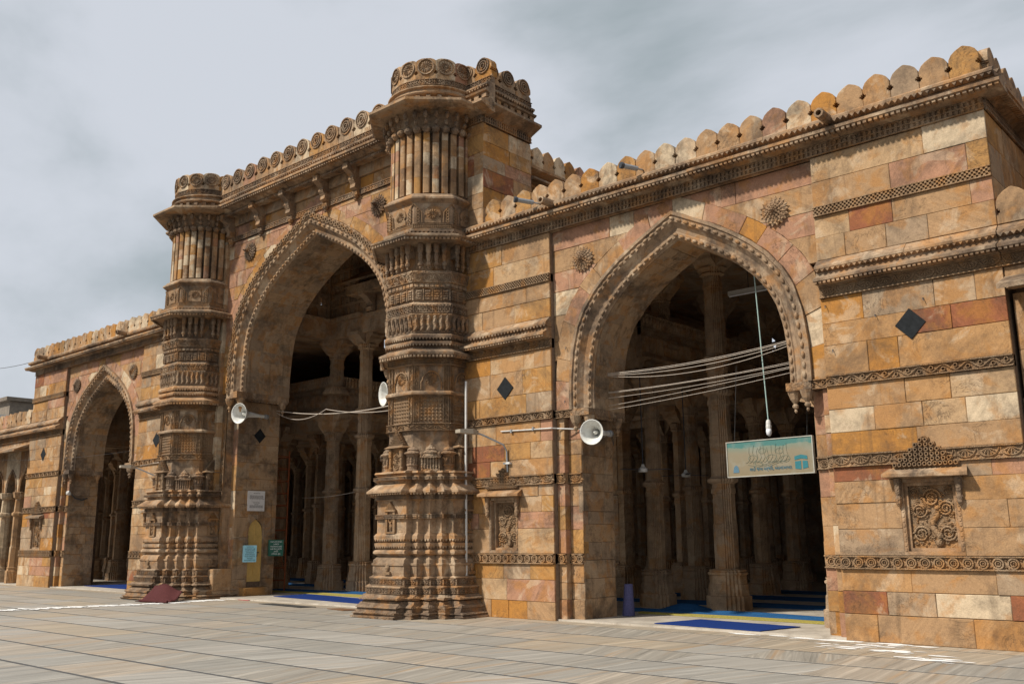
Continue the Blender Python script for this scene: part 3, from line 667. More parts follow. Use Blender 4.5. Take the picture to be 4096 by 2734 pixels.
# ================================================================== CENTRAL GATE
def gate():
    W = thing('mosque_gateway', 'tall central gate wall with great pointed arch and bracketed cornice between two minarets', 'gateway', (.1, 0, 0))
    cx, zs, wo, Ho, wi, Hi = .1, 5.8, 3.68, 4.7, 3.15, 4.05; jw = 3.6
    xl, xr = -4.15, 4.35; F0, Fp = T(0, 0, 0), T(0, .12, 0)
    core = MB()
    hole = [(cx-jw-.06, 0), (cx-jw-.06, zs)]+arch_curve(cx, wi+.1, zs, Hi+.1, 24)+[(cx+jw+.06, zs), (cx+jw+.06, 0)]; half = len(hole)//2
    core.prism([(xl-.9, 0)]+hole[:half+1]+[(cx, 11.9), (xl-.9, 11.9)], .6, 1.82); core.prism([(xr+.9, 0), (xr+.9, 11.9), (cx, 11.9)]+hole[half:], .6, 1.82)
    for s in (-1, 1): 
        a, b = sorted((s*4.4, s*6.74)); core.box(a, b, .05, 1.66, 0, 12.05)
    obj('wall_core', core, 'mortar', W)
    rw, rh = wo+.38, Ho+.3; fz = lambda z: half_at(max(0, (z-zs)/rh))*rw
    E_ = [5.8, 6.3, 6.75, 7.2, 7.7, 8.15, 8.6, 9.0, 9.45, 9.9, 10.3]
    for z0, z1 in zip(E_, E_[1:]):
        if cx-fz(z1)-xl > .12: row_blocks(W, Fp, xl, cx-fz(z1), z0, z1, 'arch_stone', .45, 1.1, rc=lambda z: max(xl+.02, cx-fz(z)))
        if xr-cx-fz(z1) > .12: row_blocks(W, Fp, cx+fz(z1), xr, z0, z1, 'arch_stone', .45, 1.1, lc=lambda z: min(xr-.02, cx+fz(z)))
    row_blocks(W, Fp, xl, cx-.55, 10.3, 10.42, 'arch_stone', .6, 1.2); row_blocks(W, Fp, cx+.55, xr, 10.3, 10.42, 'arch_stone', .6, 1.2)
    A = arch_curve(cx, wo+.004, zs, Ho+.004, 34); B = arch_curve(cx, rw, zs, rh, 34); i = 0
    while i < 68:
        k = min(68, i+rnd.choice((3, 3, 4)))
        if i < 34 < k: k = 34
        block(W, A[i:k+1]+B[i:k+1][::-1], Fp, 'arch_stone', .1, rnd.uniform(.0, .015), name='voussoir'); i = k
    av = archivolt(MB(), cx, wo, Ho, wi, Hi, zs, [(0, .14), (0, .03), (.26, .03), (.3, .07), (.5, .09), (.55, .15), (.7, .24), (.8, .25), (.94, .26), (.97, .3), (1, .32), (1, .36)])
    obj('archivolt', av, 'trim_stone', W)
    # scrollwork on the outer order
    sw = MB(); c = arch_curve(cx, wo+(wi-wo)*.13, zs, Ho+(Hi-Ho)*.13, 64); 
    for k, (x, z) in enumerate(c[:-1]):
        x2_, z2_ = c[k+1]; ang = math.atan2(z2_-z, x2_-x); s = 1 if k % 2 else -1
        ox, oz = -math.sin(ang)*.018*s, math.cos(ang)*.018*s
        sw.ring(x+ox, z+oz, .062, .038, 0, .035, 8); sw.pyr(x+ox, z+oz, .03, .03, -.005, .035)
        sw.pyr((x+x2_)/2-ox*2.2, (z+z2_)/2-oz*2.2, .03, .03, 0, .035)
    obj('arch_scrollwork', sw, 'relief_stone', W)
    bd = beads(MB(), cx, wo+(wi-wo)*.4, zs, Ho+(Hi-Ho)*.4, .075, .04, .17, 110); beads(bd, cx, wo+(wi-wo)*.87, zs, Ho+(Hi-Ho)*.87, .245, .036, .15, 110)
    obj('bead_moulding', bd, 'trim_stone', W, smooth=True, kind='stuff')
    S0 = arch_curve(cx, wi, zs, Hi, 18)
    for k in range(36):
        (x0, z0), (x1, z1) = S0[k], S0[k+1]; nx, nz = -(z1-z0), (x1-x0); l = math.hypot(nx, nz); nx, nz = nx/l, nz/l
        c1 = rnd.uniform(.7, 1.0); c2 = c1+rnd.uniform(.35, .55)
        for y0, y1 in ((.36, c1), (c1, c2), (c2, 1.85)):
            e = rnd.uniform(-.006, .006); q = MB().prism([(x0+nx*e, z0+nz*e), (x1+nx*e, z1+nz*e), (x1+nx*.12, z1+nz*.12), (x0+nx*.12, z0+nz*.12)], y0+.002, y1-.002)
            obj('voussoir', q, 'soffit_stone', W)
    # stepped jambs
    JR = courses(0, 5.6, .43)
    for s in (-1, 1):
        X = lambda d: cx+s*d
        for d0, d1, yy, carved in ((jw+.42, jw+.7, .02, 0), (jw+.24, jw+.42, .2, 1), (jw, jw+.24, .45, 0)):
            a, b = sorted((X(d0), X(d1))); Fs = T(0, yy, 0)
            if carved:
                obj('carved_strip', band(MB(), Fs @ Matrix.Rotation(R(-90), 4, 'Y') @ T(0, 0, -0) , .8, 10.3, -b, -a, 'scroll', 0., .03), 'relief_stone', W)
                obj('jamb_core', MB().box(a-.02, b+.02, yy+.02, yy+.4, 0, 10.35), 'trim_stone', W)
            else:
                top = 10.4 if yy < .1 else 5.66
                wall_blocks(W, Fs, a, b, courses(0, top, .5), 'shaft_stone', .6, 1.2, depth=.2)
        Mr = frame((cx-jw, 0, 0), (0, 1, 0), (-1, 0, 0)) if s < 0 else frame((cx+jw, 0, 0), (0, -1, 0), (1, 0, 0))
        u0, u1 = (.45, 1.86) if s < 0 else (-1.86, -.45)
        wall_blocks(W, Mr, u0, u1, JR, 'soffit_stone', .4, .95, holes=[(.95, 1.42, .4, 2.2)] if s < 0 else [])
        # low bench stone at the foot of the steps
        a, b = sorted((X(jw-.02), X(jw+.75))); obj('plinth_stone', MB().prism([(a, 0), (b, 0), (b, .8), (a, .8)], -.14, .44, None, .02), 'shaft_stone', W)
        a, b = sorted((X(jw+.1), X(wi))); cb = MB().box(a, b, .05, 1.84, 5.62, zs+.005); teeth(cb, Mr, u0, u1, 5.62, .07, -.42, -.36, .1)
        obj('springer', cb, 'carved_stone', W)
        for dx, yy in ((jw+.02, .12), (wi+.1, .25), (wi+.1, 1.7)):
            obj('pendant', MB().lathe([(.012, -.4), (.03, -.36), (.015, -.33), (.05, -.3), (.055, -.26), (.03, -.22), (.09, -.15), (.125, -.05), (.13, 0)], 10, T(X(dx), yy, 5.62)), 'trim_stone', W)
        rosette(W, (cx+s*2.9, .11, 9.95), .62, boss=.2)
    # zone of brackets and the deep cornice
    obj('carved_band', band(MB(), Fp, xl, xr, 10.43, 10.58, 'lattice', -.015), 'carved_stone', W)
    row_blocks(W, Fp, xl, xr, 10.6, 10.9, 'arch_stone', .6, 1.3); row_blocks(W, T(0, .06, 0), xl, xr, 10.91, 11.2, 'soffit_stone', .6, 1.3, depth=.2)
    for bx in (-3.75, -2.2, -.72, .87, 2.15, 3.85):
        br = MB(); w = .1
        prof = [(.12, 10.42), (.0, 10.42), (-.03, 10.5), (.02, 10.54), (-.1, 10.6), (-.08, 10.7), (-.16, 10.82), (-.14, 10.92), (-.26, 11.0), (-.36, 11.06), (-.36, 11.2), (.12, 11.2)]
        br.loft([[(bx-w, y, z) for y, z in prof], [(bx+w, y, z) for y, z in prof]])
        obj('cornice_bracket', br, 'carved_stone', W)
        obj('pendant', MB().lathe([(.01, -.16), (.05, -.13), (.03, -.1), (.08, -.05), (.085, 0)], 8, T(bx, .03, 10.42)), 'carved_stone', W)
    C1 = [(.1, 11.2), (-.16, 11.2), (-.5, 11.34), (-.56, 11.36), (-.56, 11.42), (-.25, 11.53), (-.24, 11.6), (.1, 11.6)]
    C2 = [(.1, 11.602), (-.26, 11.602), (-.34, 11.65), (-.34, 11.69), (-.24, 11.74), (.1, 11.74)]
    cornice(W, F0, xl, xr, C1); cornice(W, F0, xl, xr, C2)
    dn = MB(); teeth(dn, F0, xl, xr, 11.36, .06, -.53, -.42, .1, False); teeth(dn, F0, xl, xr, 11.2, .06, -.28, -.1, .07, False); teeth(dn, F0, xl, xr, 11.65, .05, -.33, -.26, .1); obj('dentil_row', dn, 'trim_stone', W, kind='stuff')
    obj('carved_band', band(MB(), F0, xl, xr, 11.74, 11.9, 'lattice', -.22), 'carved_stone', W)
    obj('parapet_core', MB().box(xl-1.2, xr+1.2, -.05, .4, 11.74, 11.95), 'trim_stone', W)
    merlon_row(W, F0, xl+.04, xr-.1, 11.895, .655, .66, .2, y=-.23, deco='gate_rosette')
    # shoulders outside the minarets
    for s in (-1, 1):
        a, b = sorted((s*4.9, s*6.77)); wall_blocks(W, F0, a, b, courses(8.5, 11.1, .42), 'wall_stone', .4, .8)
        Mo = frame((s*6.77, 0, 0), (0, s, 0), (-s, 0, 0)); u0, u1 = (.0, 1.7) if s > 0 else (-1.7, 0.)
        wall_blocks(W, Mo, u0, u1, courses(8.2, 11.0, .42), 'wall_stone', .45, 1.1)
        for Mx, p, q in ((F0, a, b+(.3 if s > 0 else 0)), (Mo, u0+.02*(s > 0), u1)):
            if s < 0 and Mx is F0: p -= .3
            obj('carved_band', band(MB(), Mx, p, q-.3 if Mx is F0 and s > 0 else q, 11.02, 11.2, 'slots', -.014, .03), 'carved_stone', W)
            PR = [(.1, 11.2), (-.05, 11.2), (-.32, 11.32), (-.36, 11.34), (-.36, 11.40), (-.1, 11.5), (.1, 11.5)]
            cornice(W, Mx, p, q, PR); cornice(W, Mx, p, q, [(.1, 11.502), (-.08, 11.502), (-.08, 11.62), (-.2, 11.66), (-.22, 11.7), (-.1, 11.74), (-.1, 11.8), (-.16, 11.84), (-.16, 11.88), (-.04, 11.92), (.1, 11.92)])
            bk = MB(); teeth(bk, Mx, p, q, 11.64, .11, -.16, -.06, .24, False); teeth(bk, Mx, p, q, 11.84, .05, -.155, -.1, .09); obj('dentil_row', bk, 'trim_stone', W, kind='stuff')
            obj('carved_band', band(MB(), Mx, p, q, 11.92, 12.07, 'lattice', -.03), 'carved_stone', W)
            ms = merlon_row(W, Mx, p, q, 12.07, .5, .55, .18, y=-.02, deco='side_rosette')
    return W
gateW = gate()

# ================================================================== MINARETS
def octp(A): t = A*.4142; return [(-t, -A), (t, -A), (A, -t), (A, t), (t, A), (-t, A), (-A, t), (-A, -t)]
def redp(D):
    a = .40*D; s = (D-a)/4; q = []
    for k in range(4):
        q.append((a+k*s, -(D-k*s))); q.append((a+k*s, -(D-(k+1)*s)))
    q.append((D, -a)); o = []
    for r in range(4):
        c, sn = (1, 0, -1, 0)[r], (0, 1, 0, -1)[r]
        o += [(x*c-y*sn, x*sn+y*c) for x, y in q]
    return o
def sweep(mb, plan, prof, c, jit=0.):
    return mb.loft([[(c[0]+x+rnd.uniform(-jit, jit), c[1]+y+rnd.uniform(-jit, jit), z+rnd.uniform(-jit, jit)*.6) for x, y in plan(D)] for D, z in prof])
def circ(n): return lambda r: [(r*math.cos(2*math.pi*i/n), r*math.sin(2*math.pi*i/n)) for i in range(n)]
def facets(c, A, n=8, vis=None, ph=0.):
    for k in range(n):
        th = -math.pi/2+2*math.pi*k/n+ph; nx, ny = math.cos(th), math.sin(th)
        if ny > .3: continue
        yield frame((c[0]+nx*A, c[1]+ny*A, 0), (-ny, nx, 0), (-nx, -ny, 0)), A*math.tan(math.pi/n)
def minaret(cx, cy, label, seed):
    W = thing('minaret', label, 'minaret', (cx, cy, 0)); c = (cx, cy)
    def part(name, plan, prof, mat='trim_stone', jit=.0): return obj(name, sweep(MB(), plan, prof, c, jit), mat, W)
    part('plinth', redp, [(1.66, 0), (1.66, .04), (1.60, .05), (1.60, .085), (1.64, .09), (1.62, .12), (1.55, .125), (1.54, .2), (1.58, .21), (1.55, .25), (1.47, .27), (1.43, .33), (1.38, .345), (1.49, .37), (1.50, .405), (1.42, .43), (1.40, .455), (1.36, .47)], 'carved_stone', .02)
    part('base_band', redp, [(1.34, .47), (1.34, .60), (1.38, .605), (1.38, .63), (1.27, .64), (1.27, .78), (1.3, .785), (1.3, .81), (1.22, .83)], 'trim_stone', .004)
    part('base_moulding', redp, [(1.22, .83), (1.235, .9), (1.235, 1.04), (1.26, 1.05), (1.26, 1.09), (1.235, 1.1), (1.22, 1.16), (1.15, 1.21), (1.13, 1.235), (1.13, 1.25)], 'trim_stone', .004)
    part('torus', redp, [(1.13, 1.25), (1.2, 1.265), (1.235, 1.29), (1.235, 1.33), (1.2, 1.36), (1.13, 1.375), (1.13, 1.43), (1.21, 1.44), (1.21, 1.5), (1.14, 1.515), (1.14, 1.57), (1.22, 1.585), (1.22, 1.65), (1.19, 1.69), (1.16, 1.71)], 'trim_stone', .003)
    part('base_panel', redp, [(1.16, 1.71), (1.16, 2.0), (1.19, 2.005), (1.19, 2.1), (1.16, 2.105), (1.16, 2.38), (1.2, 2.4), (1.2, 2.5)], 'trim_stone', .002)
    part('eave', redp, [(1.2, 2.5), (1.26, 2.53), (1.40, 2.545), (1.40, 2.585), (1.27, 2.68), (1.2, 2.73), (1.16, 2.74), (1.16, 2.80), (1.24, 2.82), (1.24, 2.88), (1.18, 2.9), (1.18, 2.94), (1.24, 2.96), (1.22, 3.0), (.8, 3.0)], 'trim_stone', .005)
    part('shaft_lower', octp, [(.93, 2.98), (.93, 3.87), (.965, 3.875), (.965, 4.045), (.93, 4.05), (.93, 4.645), (1.03, 4.66), (1.03, 4.70), (.99, 4.74), (.93, 4.75), (.93, 5.3), (.965, 5.305), (.965, 5.46)])
    part('cornice', octp, [(.965, 5.46), (1.0, 5.48), (1.17, 5.5), (1.19, 5.53), (1.19, 5.57), (1.02, 5.66), (.98, 5.7), (.98, 5.74), (1.06, 5.77), (1.06, 5.81), (1.0, 5.86), (.98, 5.88), (1.07, 5.91), (1.07, 5.96), (1.02, 6.01)], jit=.004)
    part('shaft_middle', octp, [(1.0, 6.01), (.99, 6.1), (1.0, 6.3), (1.06, 6.42), (1.06, 6.45), (1.0, 6.46), (1.0, 6.64), (1.04, 6.66), (.97, 6.72), (.95, 6.75), (.95, 7.02), (1.0, 7.04), (.98, 7.06), (.98, 7.14), (1.0, 7.16), (1.07, 7.4), (.9, 7.405), (.86, 7.42), (.86, 8.05)], 'carved_stone')
    part('cornice', octp, [(.86, 8.03), (1.05, 8.06), (1.38, 8.1), (1.42, 8.13), (1.42, 8.17), (1.15, 8.27), (1.1, 8.3), (1.14, 8.32), (1.14, 8.38), (1.04, 8.4)], jit=.004)
    part('balcony_panel', octp, [(1.03, 8.4), (1.03, 9.02), (1.14, 9.1), (1.14, 9.14), (1.06, 9.2), (1.04, 9.24), (.97, 9.26)])
    part('shaft_core', circ(32), [(.87, 9.25), (.87, 10.9)], 'carved_stone')
    part('crown_cornice', octp, [(.95, 10.88), (.98, 11.2), (1.2, 11.24), (1.48, 11.27), (1.53, 11.31), (1.53, 11.37), (1.2, 11.48), (1.0, 11.5)], jit=.004)
    part('crown_moulding', circ(32), [(1.05, 11.49), (1.05, 11.62), (1.16, 11.65), (1.18, 11.68), (1.1, 11.72), (1.08, 11.8), (1.14, 11.83), (1.14, 11.86), (1.06, 11.9), (1.02, 11.92), (1.02, 12.07)])
    part('crown_core', circ(28), [(1.0, 11.9), (1.0, 12.46), (.97, 12.5)], 'merlon_stone')
    # carving on the redented base
    cb = MB()
    for Mx, hw in facets(c, 1.34):
        pass
    for D, z0, z1, kd in ((1.34, .48, .6, 'lattice'), (1.27, .65, .775, 'lattice'), (1.19, 2.01, 2.095, 'slots'), (1.2, 2.41, 2.49, 'slots'), (1.24, 2.82, 2.88, 'slots')):
        pl = redp(D); n = len(pl)
        for i in range(n):
            a, b = Vector(pl[i]), Vector(pl[(i+1) % n]); d = b-a; nrm = Vector((d.y, -d.x)).normalized(); m = (a+b)/2
            if nrm.y > .3 or (m.y > .15) or d.length < .05: continue
            Mx = frame((cx+a.x, cy+a.y, 0), (d.normalized().x, d.normalized().y, 0), (-nrm.x, -nrm.y, 0))
            band(cb, Mx, .008, d.length-.008, z0, z1, kd, -.004, .028)
    obj('base_carving', cb, 'carved_stone', W)
    tt = MB()
    for D, z, h in ((1.21, 1.44, .05), (1.22, 1.585, .05), (1.38, 2.548, .05)):
        pl = redp(D); n = len(pl)
        for i in range(n):
            a, b = Vector(pl[i]), Vector(pl[(i+1) % n]); d = b-a; nrm = Vector((d.y, -d.x)).normalized(); m = (a+b)/2
            if nrm.y > .3 or m.y > .15: continue
            teeth(tt, frame((cx+a.x, cy+a.y, 0), (d.normalized().x, d.normalized().y, 0), (-nrm.x, -nrm.y, 0)), .01, d.length-.01, z, h, .0, .03, .075)
    for A, z, h, p, tri in ((1.18, 5.505, .05, .08, False), (1.06, 5.77, .05, .075, True), (1.07, 5.91, .05, .075, True), (1.04, 6.66, .05, .08, True), (1.40, 8.105, .05, .09, False), (1.14, 8.32, .05, .09, True)):
        for Mx, hw in facets(c, A): teeth(tt, Mx, -hw, hw, z, h, .0, .06, p, tri)
    obj('dentil_row', tt, 'trim_stone', W, kind='stuff')
    # niches with crests, kiosks
    for th in (-math.pi/2, 0., math.pi):
        nx, ny = math.cos(th), math.sin(th)
        if abs(ny) < .5: off = -.45
        else: off = 0.
        Mx = frame((cx+nx*1.02+(0 if ny else 0), cy+ny*1.02, 0), (-ny, nx, 0), (-nx, -ny, 0))
        nn = MB(); nn.box(-.2, .2, -.02, .15, 3.0, 3.5, Mx)
        for s in (-1, 1):
            nn.lathe([(.05, 2.98), (.05, 3.08), (.035, 3.1), (.035, 3.3), (.05, 3.32), (.05, 3.48)], 8, Mx @ T(s*.17, -.04, 0))
        for i in range(26): nn.pyr(rnd.uniform(-.1, .1), rnd.uniform(3.06, 3.42), .025, .03, -.07, -.01, Mx)
        curl(nn, Mx, 0, 3.3, .09, 1.8, 1, -.03, .016); curl(nn, Mx, 0, 3.13, .08, 1.8, -1, -.03, .016)
        nn.loft([[(-.3, -.02, 3.5), (.3, -.02, 3.5), (.3, .1, 3.5), (-.3, .1, 3.5)], [(-.3, -.14, 3.51), (.3, -.14, 3.51), (.3, .1, 3.54), (-.3, .1, 3.54)], [(-.22, -.06, 3.57), (.22, -.06, 3.57), (.22, .1, 3.57), (-.22, .1, 3.57)]], Mx)
        crest(nn, Mx, 0, .46, 3.57, .3, .0)
        obj('crested_niche', nn, 'relief_stone', W)
        # small figure niche in the base panel
        q = MB(); My = frame((cx+nx*1.16, cy+ny*1.16, 0), (-ny, nx, 0), (-nx, -ny, 0))
        q.box(-.15, .15, -.05, .02, 1.7, 1.74, My)
        for s in (-1, 1): q.box(s*.12-.035, s*.12+.035, -.05, .02, 1.74, 2.16, My)
        q.box(-.17, .17, -.07, .02, 2.16, 2.2, My); crest(q, My, 0, .26, 2.2, .16, -.01)
        q.ring(0, 1.99, .08, .05, -.045, 0, 10, My, .7); q.blob((0, -.02, 1.84), .05, .03, .07, 6, My)
        obj('figure_niche', q, 'relief_stone', W); Mz = frame((cx+nx*1.235, cy+ny*1.235, 0), (-ny, nx, 0), (-nx, -ny, 0))
        q = MB().box(-.1, .1, -.05, .02, .86, .92, Mz); q.blob((0, -.02, 1.0), .06, .04, .09, 7, Mz)
        obj('figure_relief', q, 'relief_stone', W)
    kiosk = [(.15, 2.97), (.15, 3.02), (.12, 3.04), (.12, 3.1), (.135, 3.12), (.135, 3.15), (.115, 3.17), (.115, 3.3), (.14, 3.32), (.14, 3.35), (.19, 3.37), (.19, 3.39), (.12, 3.43), (.13, 3.46), (.08, 3.51), (.03, 3.53), (.015, 3.57)]
    for th, rr in ((-22.5, 1.0), (-67.5, 1.0), (-112.5, 1.0), (-157.5, 1.0)):
        m = T(cx+rr*math.cos(R(th)), cy+rr*math.sin(R(th)), 0); k = MB().lathe(kiosk, 12, m)
        for i in range(12):
            a = 2*math.pi*i/12; k.lathe([(.014, 3.17), (.014, 3.3)], 4, m @ T(.125*math.cos(a), .125*math.sin(a), 0))
        obj('kiosk', k, 'carved_stone', W)
    for th in (-45, -135):
        Mx = frame((cx+1.06*math.cos(R(th)), cy+1.06*math.sin(R(th)), 0), (-math.sin(R(th)), math.cos(R(th)), 0), (-math.cos(R(th)), -math.sin(R(th)), 0))
        k = MB().box(-.2, .2, -.04, .2, 2.97, 3.04, Mx); k.box(-.15, .15, .03, .2, 3.04, 3.3, Mx)
        for i in range(7): k.box(-.2+i*.0615, -.17+i*.0615, -.03, .0, 3.04, 3.28, Mx)
        k.box(-.22, .22, -.08, .2, 3.28, 3.32, Mx); k.lathe([(.17, 3.32), (.15, 3.37), (.17, 3.38), (.17, 3.4), (.11, 3.45), (.12, 3.47), (.06, 3.53), (.02, 3.58)], 10, Mx @ T(0, .08, 0))
        for s in (-.19, .19): k.blob((s, -.05, 3.36), .04, .04, .05, 6, Mx)
        obj('kiosk', k, 'carved_stone', W)
    # octagon carving
    oc = MB()
    for Mx, hw in facets(c, .965): band(oc, Mx, -hw, hw, 3.88, 4.04, 'scroll', -.004, .035); band(oc, Mx, -hw, hw, 5.31, 5.455, 'lotus', -.004, .035)
    for Mx, hw in facets(c, .93):
        for s in (-1, 1):
            for z0, z1 in ((4.06, 4.64), (4.76, 5.29)):
                Mv = Mx @ Matrix.Rotation(R(-90), 4, 'Y')
                band(oc, Mv, z0, z1, *sorted((-s*(hw-.005), -s*(hw-.12))), 'scroll', -.004, .028)
        q = hw-.14; n = 6; dz = .55/7
        for i in range(n):
            for j in range(7): oc.pyr(-q+(i+.5)*2*q/n, 4.075+(j+.5)*dz, q/n*.98, dz*.5, -.045, .0, Mx)
        oc.box(-q-.01, q+.01, -.002, .01, 4.07, 4.63, Mx)
        # rosette under a cusped arch
        arc = [(q*.78*math.cos(a), -.02, 4.98+q*.75*math.sin(a)*(1+.25*max(0, math.sin(a)-.7))) for a in [math.pi*(1-i/12) for i in range(13)]]
        oc.tube([(-q*.9, -.02, 4.77), (-q*.9, -.02, 4.94), (-q*.78, -.02, 4.98)]+arc[1:-1]+[(q*.78, -.02, 4.98), (q*.9, -.02, 4.94), (q*.9, -.02, 4.77)], .02, 5, Mx)
        flower(oc, Mx, 0, 5.02, q*.58, -.005, 14)
    obj('octagon_carving', oc, 'relief_stone', W)
    md = MB()
    for Mx, hw in facets(c, 1.0):
        band(md, Mx, -hw, hw, 6.02, 6.43, 'leaf', .0, .022); band(md, Mx, -hw, hw, 6.47, 6.635, 'lattice', -.01, .035)
        Mi = Mx @ T(0, .05, 0); h2 = hw*.95
        for i in range(4):
            x = -h2+(i+.5)*h2/2; md.box(x-.07, x+.07, -.035, 0, 6.77, 7.01, Mi)
            for j in range(4): md.box(x-.055, x+.055, -.06, -.03, 6.79+j*.055, 6.815+j*.055, Mi)
            md.box(x+.1-.012, x+.1+.012, -.05, 0, 6.76, 7.02, Mi)
        for i in range(7): md.box(-hw+i*hw*2/7+.01, -hw+(i+1)*hw*2/7-.012, -.012, .03, 7.065, 7.135, Mx)
        Mf = Mx @ T(0, 0, 7.16) @ Matrix.Rotation(R(16), 4, 'X')
        band(md, Mf, -hw, hw, .02, .23, 'medallion', -.005, .022)
        md.box(-hw*1.05, hw*1.05, -.075, .0, 7.385, 7.415, Mx)
    obj('frieze_carving', md, 'carved_stone', W)
    # pendant brackets below the balcony
    for Mx, hw in facets(c, .86):
        for i in range(4):
            x = (-.75+.5*i)*hw
            p = MB(); p.lathe([(.012, 7.46), (.03, 7.49), (.02, 7.52), (.055, 7.55), (.055, 7.6), (.035, 7.63), (.045, 7.7), (.055, 7.78), (.04, 7.83), (.065, 7.88), (.065, 8.06)], 8, Mx @ T(x, -.19, 0))
            p.box(x-.03, x+.03, -.19, .02, 7.75, 8.06, Mx)
            obj('pendant_bracket', p, 'carved_stone', W)
    bp = MB()
    for Mx, hw in facets(c, 1.03):
        band(bp, Mx, -hw, hw, 8.42, 8.52, 'slots', -.004, .02)
        pol = [(x*.9, 8.54+z) for x, z in merlon_poly(hw*.95, .42)]; bp.prism(pol, -.03, .0, Mx); flower(bp, Mx, 0, 8.75, hw*.3, -.03)
        for s in (-1, 1):
            for i in range(5): bp.ring(s*(hw*.78), 8.58+i*.07, .04, .022, -.04, 0, 7, Mx)
            bp.tube([(s*hw*.56, -.02, 8.55), (s*hw*.6, -.02, 8.8), (s*hw*.8, -.02, 8.9), (s*hw, -.02, 8.99)], .015, 5, Mx)
    obj('balcony_carving', bp, 'relief_stone', W)
    # fluted shaft of separate stones
    n = 30; zc = [9.27, 9.62, 9.93, 10.24, 10.5, 10.74]
    for k in range(n):
        th = 2*math.pi*(k+.5)/n
        if math.sin(th) > .2: continue
        j = rnd.uniform(-.06, .06)
        for a, b in zip(zc, zc[1:]):
            z0 = a+(j if a > 9.3 else 0); z1 = b+(j if b < 10.7 else 0); dt = 2*math.pi/n*.34
            ring = [(cx+r*math.cos(th+t*dt), cy+r*math.sin(th+t*dt)) for r, t in ((.86, -1), (1.025, -1), (1.034, -.6), (1.036, 0), (1.034, .6), (1.025, 1), (.86, 1))]
            obj('flute_stone', MB().prismz(ring, z0+.002, z1-.002), 'shaft_stone', W)
        nm = 'leaf_cap'; mx = T(cx+1.06*math.cos(th), cy+1.06*math.sin(th), 10.72)
        lc = MB().lathe([(.05, 0), (.1, .06), (.105, .11), (.06, .15), (.02, .2)], 8, mx); lc.blob((cx+1.14*math.cos(th), cy+1.14*math.sin(th), 10.96), .05, .05, .07, 6)
        lc.blob((cx+1.2*math.cos(th), cy+1.2*math.sin(th), 11.12), .055, .055, .1, 6)
        obj(nm, lc, 'carved_stone', W)
    cr = MB()
    for Mx, hw in facets(c, 1.02, 28): band(cr, Mx, -hw, hw, 11.925, 12.065, 'lattice', -.004, .025); cr.box(-hw*.45, hw*.45, -.12, .1, 11.53, 11.62, Mx)
    obj('crown_carving', cr, 'carved_stone', W, kind='stuff')
    for Mx, hw in facets(c, 1.035, 14, ph=.15):
        me = merlon_mesh(2*hw, .52, .12, 'crown'); rz = math.atan2(Mx[1][0], Mx[0][0])
        o = inst('merlon', me, W, Mx @ Vector((0, 0, 12.07)), 0, rot=(0, 0, rz), scale=(1, 1, rnd.uniform(.97, 1.04)))
        fl = MB(); flower(fl, I4, 0, 0, .15, 0, 14); fl.ring(0, 0, .2, .175, -.03, 0, 14)
        if 'mf' not in MER: MER['mf'] = mesh(fl, 'carved_stone', name='rosette')
        r_ = bpy.data.objects.new('rosette', MER['mf']); col.objects.link(r_); r_.parent = o; r_.location = (0, -.002, .3)
    return W
minR = minaret(5.25, -.09, 'carved minaret with a white downpipe running up its side', 1)
minL = minaret(-5.05, 0., 'carved minaret with a maroon rug thrown over its foot', 2)

# ================================================================== HALL (the dark space behind the arches)
hs = 'hall_stone'
def struct(name, mb, mat=hs): return obj(name, mb, mat, kind='structure')
struct('hall_roof', MB().box(8.5, 17.2, .6, 13, 8.12, 8.42).box(-17.2, -8.5, .6, 13, 8.12, 8.42).box(17.2, 31, 2.7, 13, 8.12, 8.42).box(6.2, 8.5, .6, 13, 8.12, 8.42).box(-8.5, -6.2, .6, 13, 8.12, 8.42))
struct('hall_roof', MB().box(-17.2, -3.9, 4.1, 27, 5.35, 5.6).box(-31, -17.2, .6, 27, 5.35, 5.6).box(3.9, 8.2, 4.1, 27, 5.35, 5.6).box(8.2, 31, 13, 27, 5.35, 5.6).box(-3.9, 3.9, 13, 27, 5.35, 5.6))
struct('hall_roof', MB().box(-6.2, -3.95, 1.84, 12.8, 7.98, 8.11).box(3.95, 6.2, 1.84, 12.8, 7.98, 8.11))
struct('nave_roof', MB().box(-6.3, 6.3, 1.7, 13, 10.75, 10.95))
struct('hall_wall', MB().box(-31, 31, 26, 26.4, 0, 5.6)); struct('hall_wall', MB().box(-31.3, -31, .6, 26, 0, 5.5).box(-17.2, -16.9, 2.6, 12.8, 5.4, 8.3)); struct('hall_wall', MB().box(31, 31.3, .6, 26, 0, 8.4))
struct('hall_wall', MB().box(17.3, 31, 12.8, 13, 5.6, 8.2).box(-17.2, -6.2, 12.8, 13, 5.6, 8.2).box(-6.2, 6.2, 12.8, 13, 5.6, 10.8))
struct('hall_wall', MB().box(-3.92, -3.72, 3.96, 12.8, 8.57, 10.75).box(3.72, 3.92, 3.96, 12.8, 8.57, 10.75).box(-3.92, -3.76, 3.64, 3.95, 8.57, 10.75))
struct('lintel', MB().box(-17.2, -8.6, 1.3, 1.7, 7.8, 8.12).box(17.3, 31, 2.7, 3.0, 5.4, 8.12).box(17.3, 31, .6, 2.7, 5.4, 5.6))
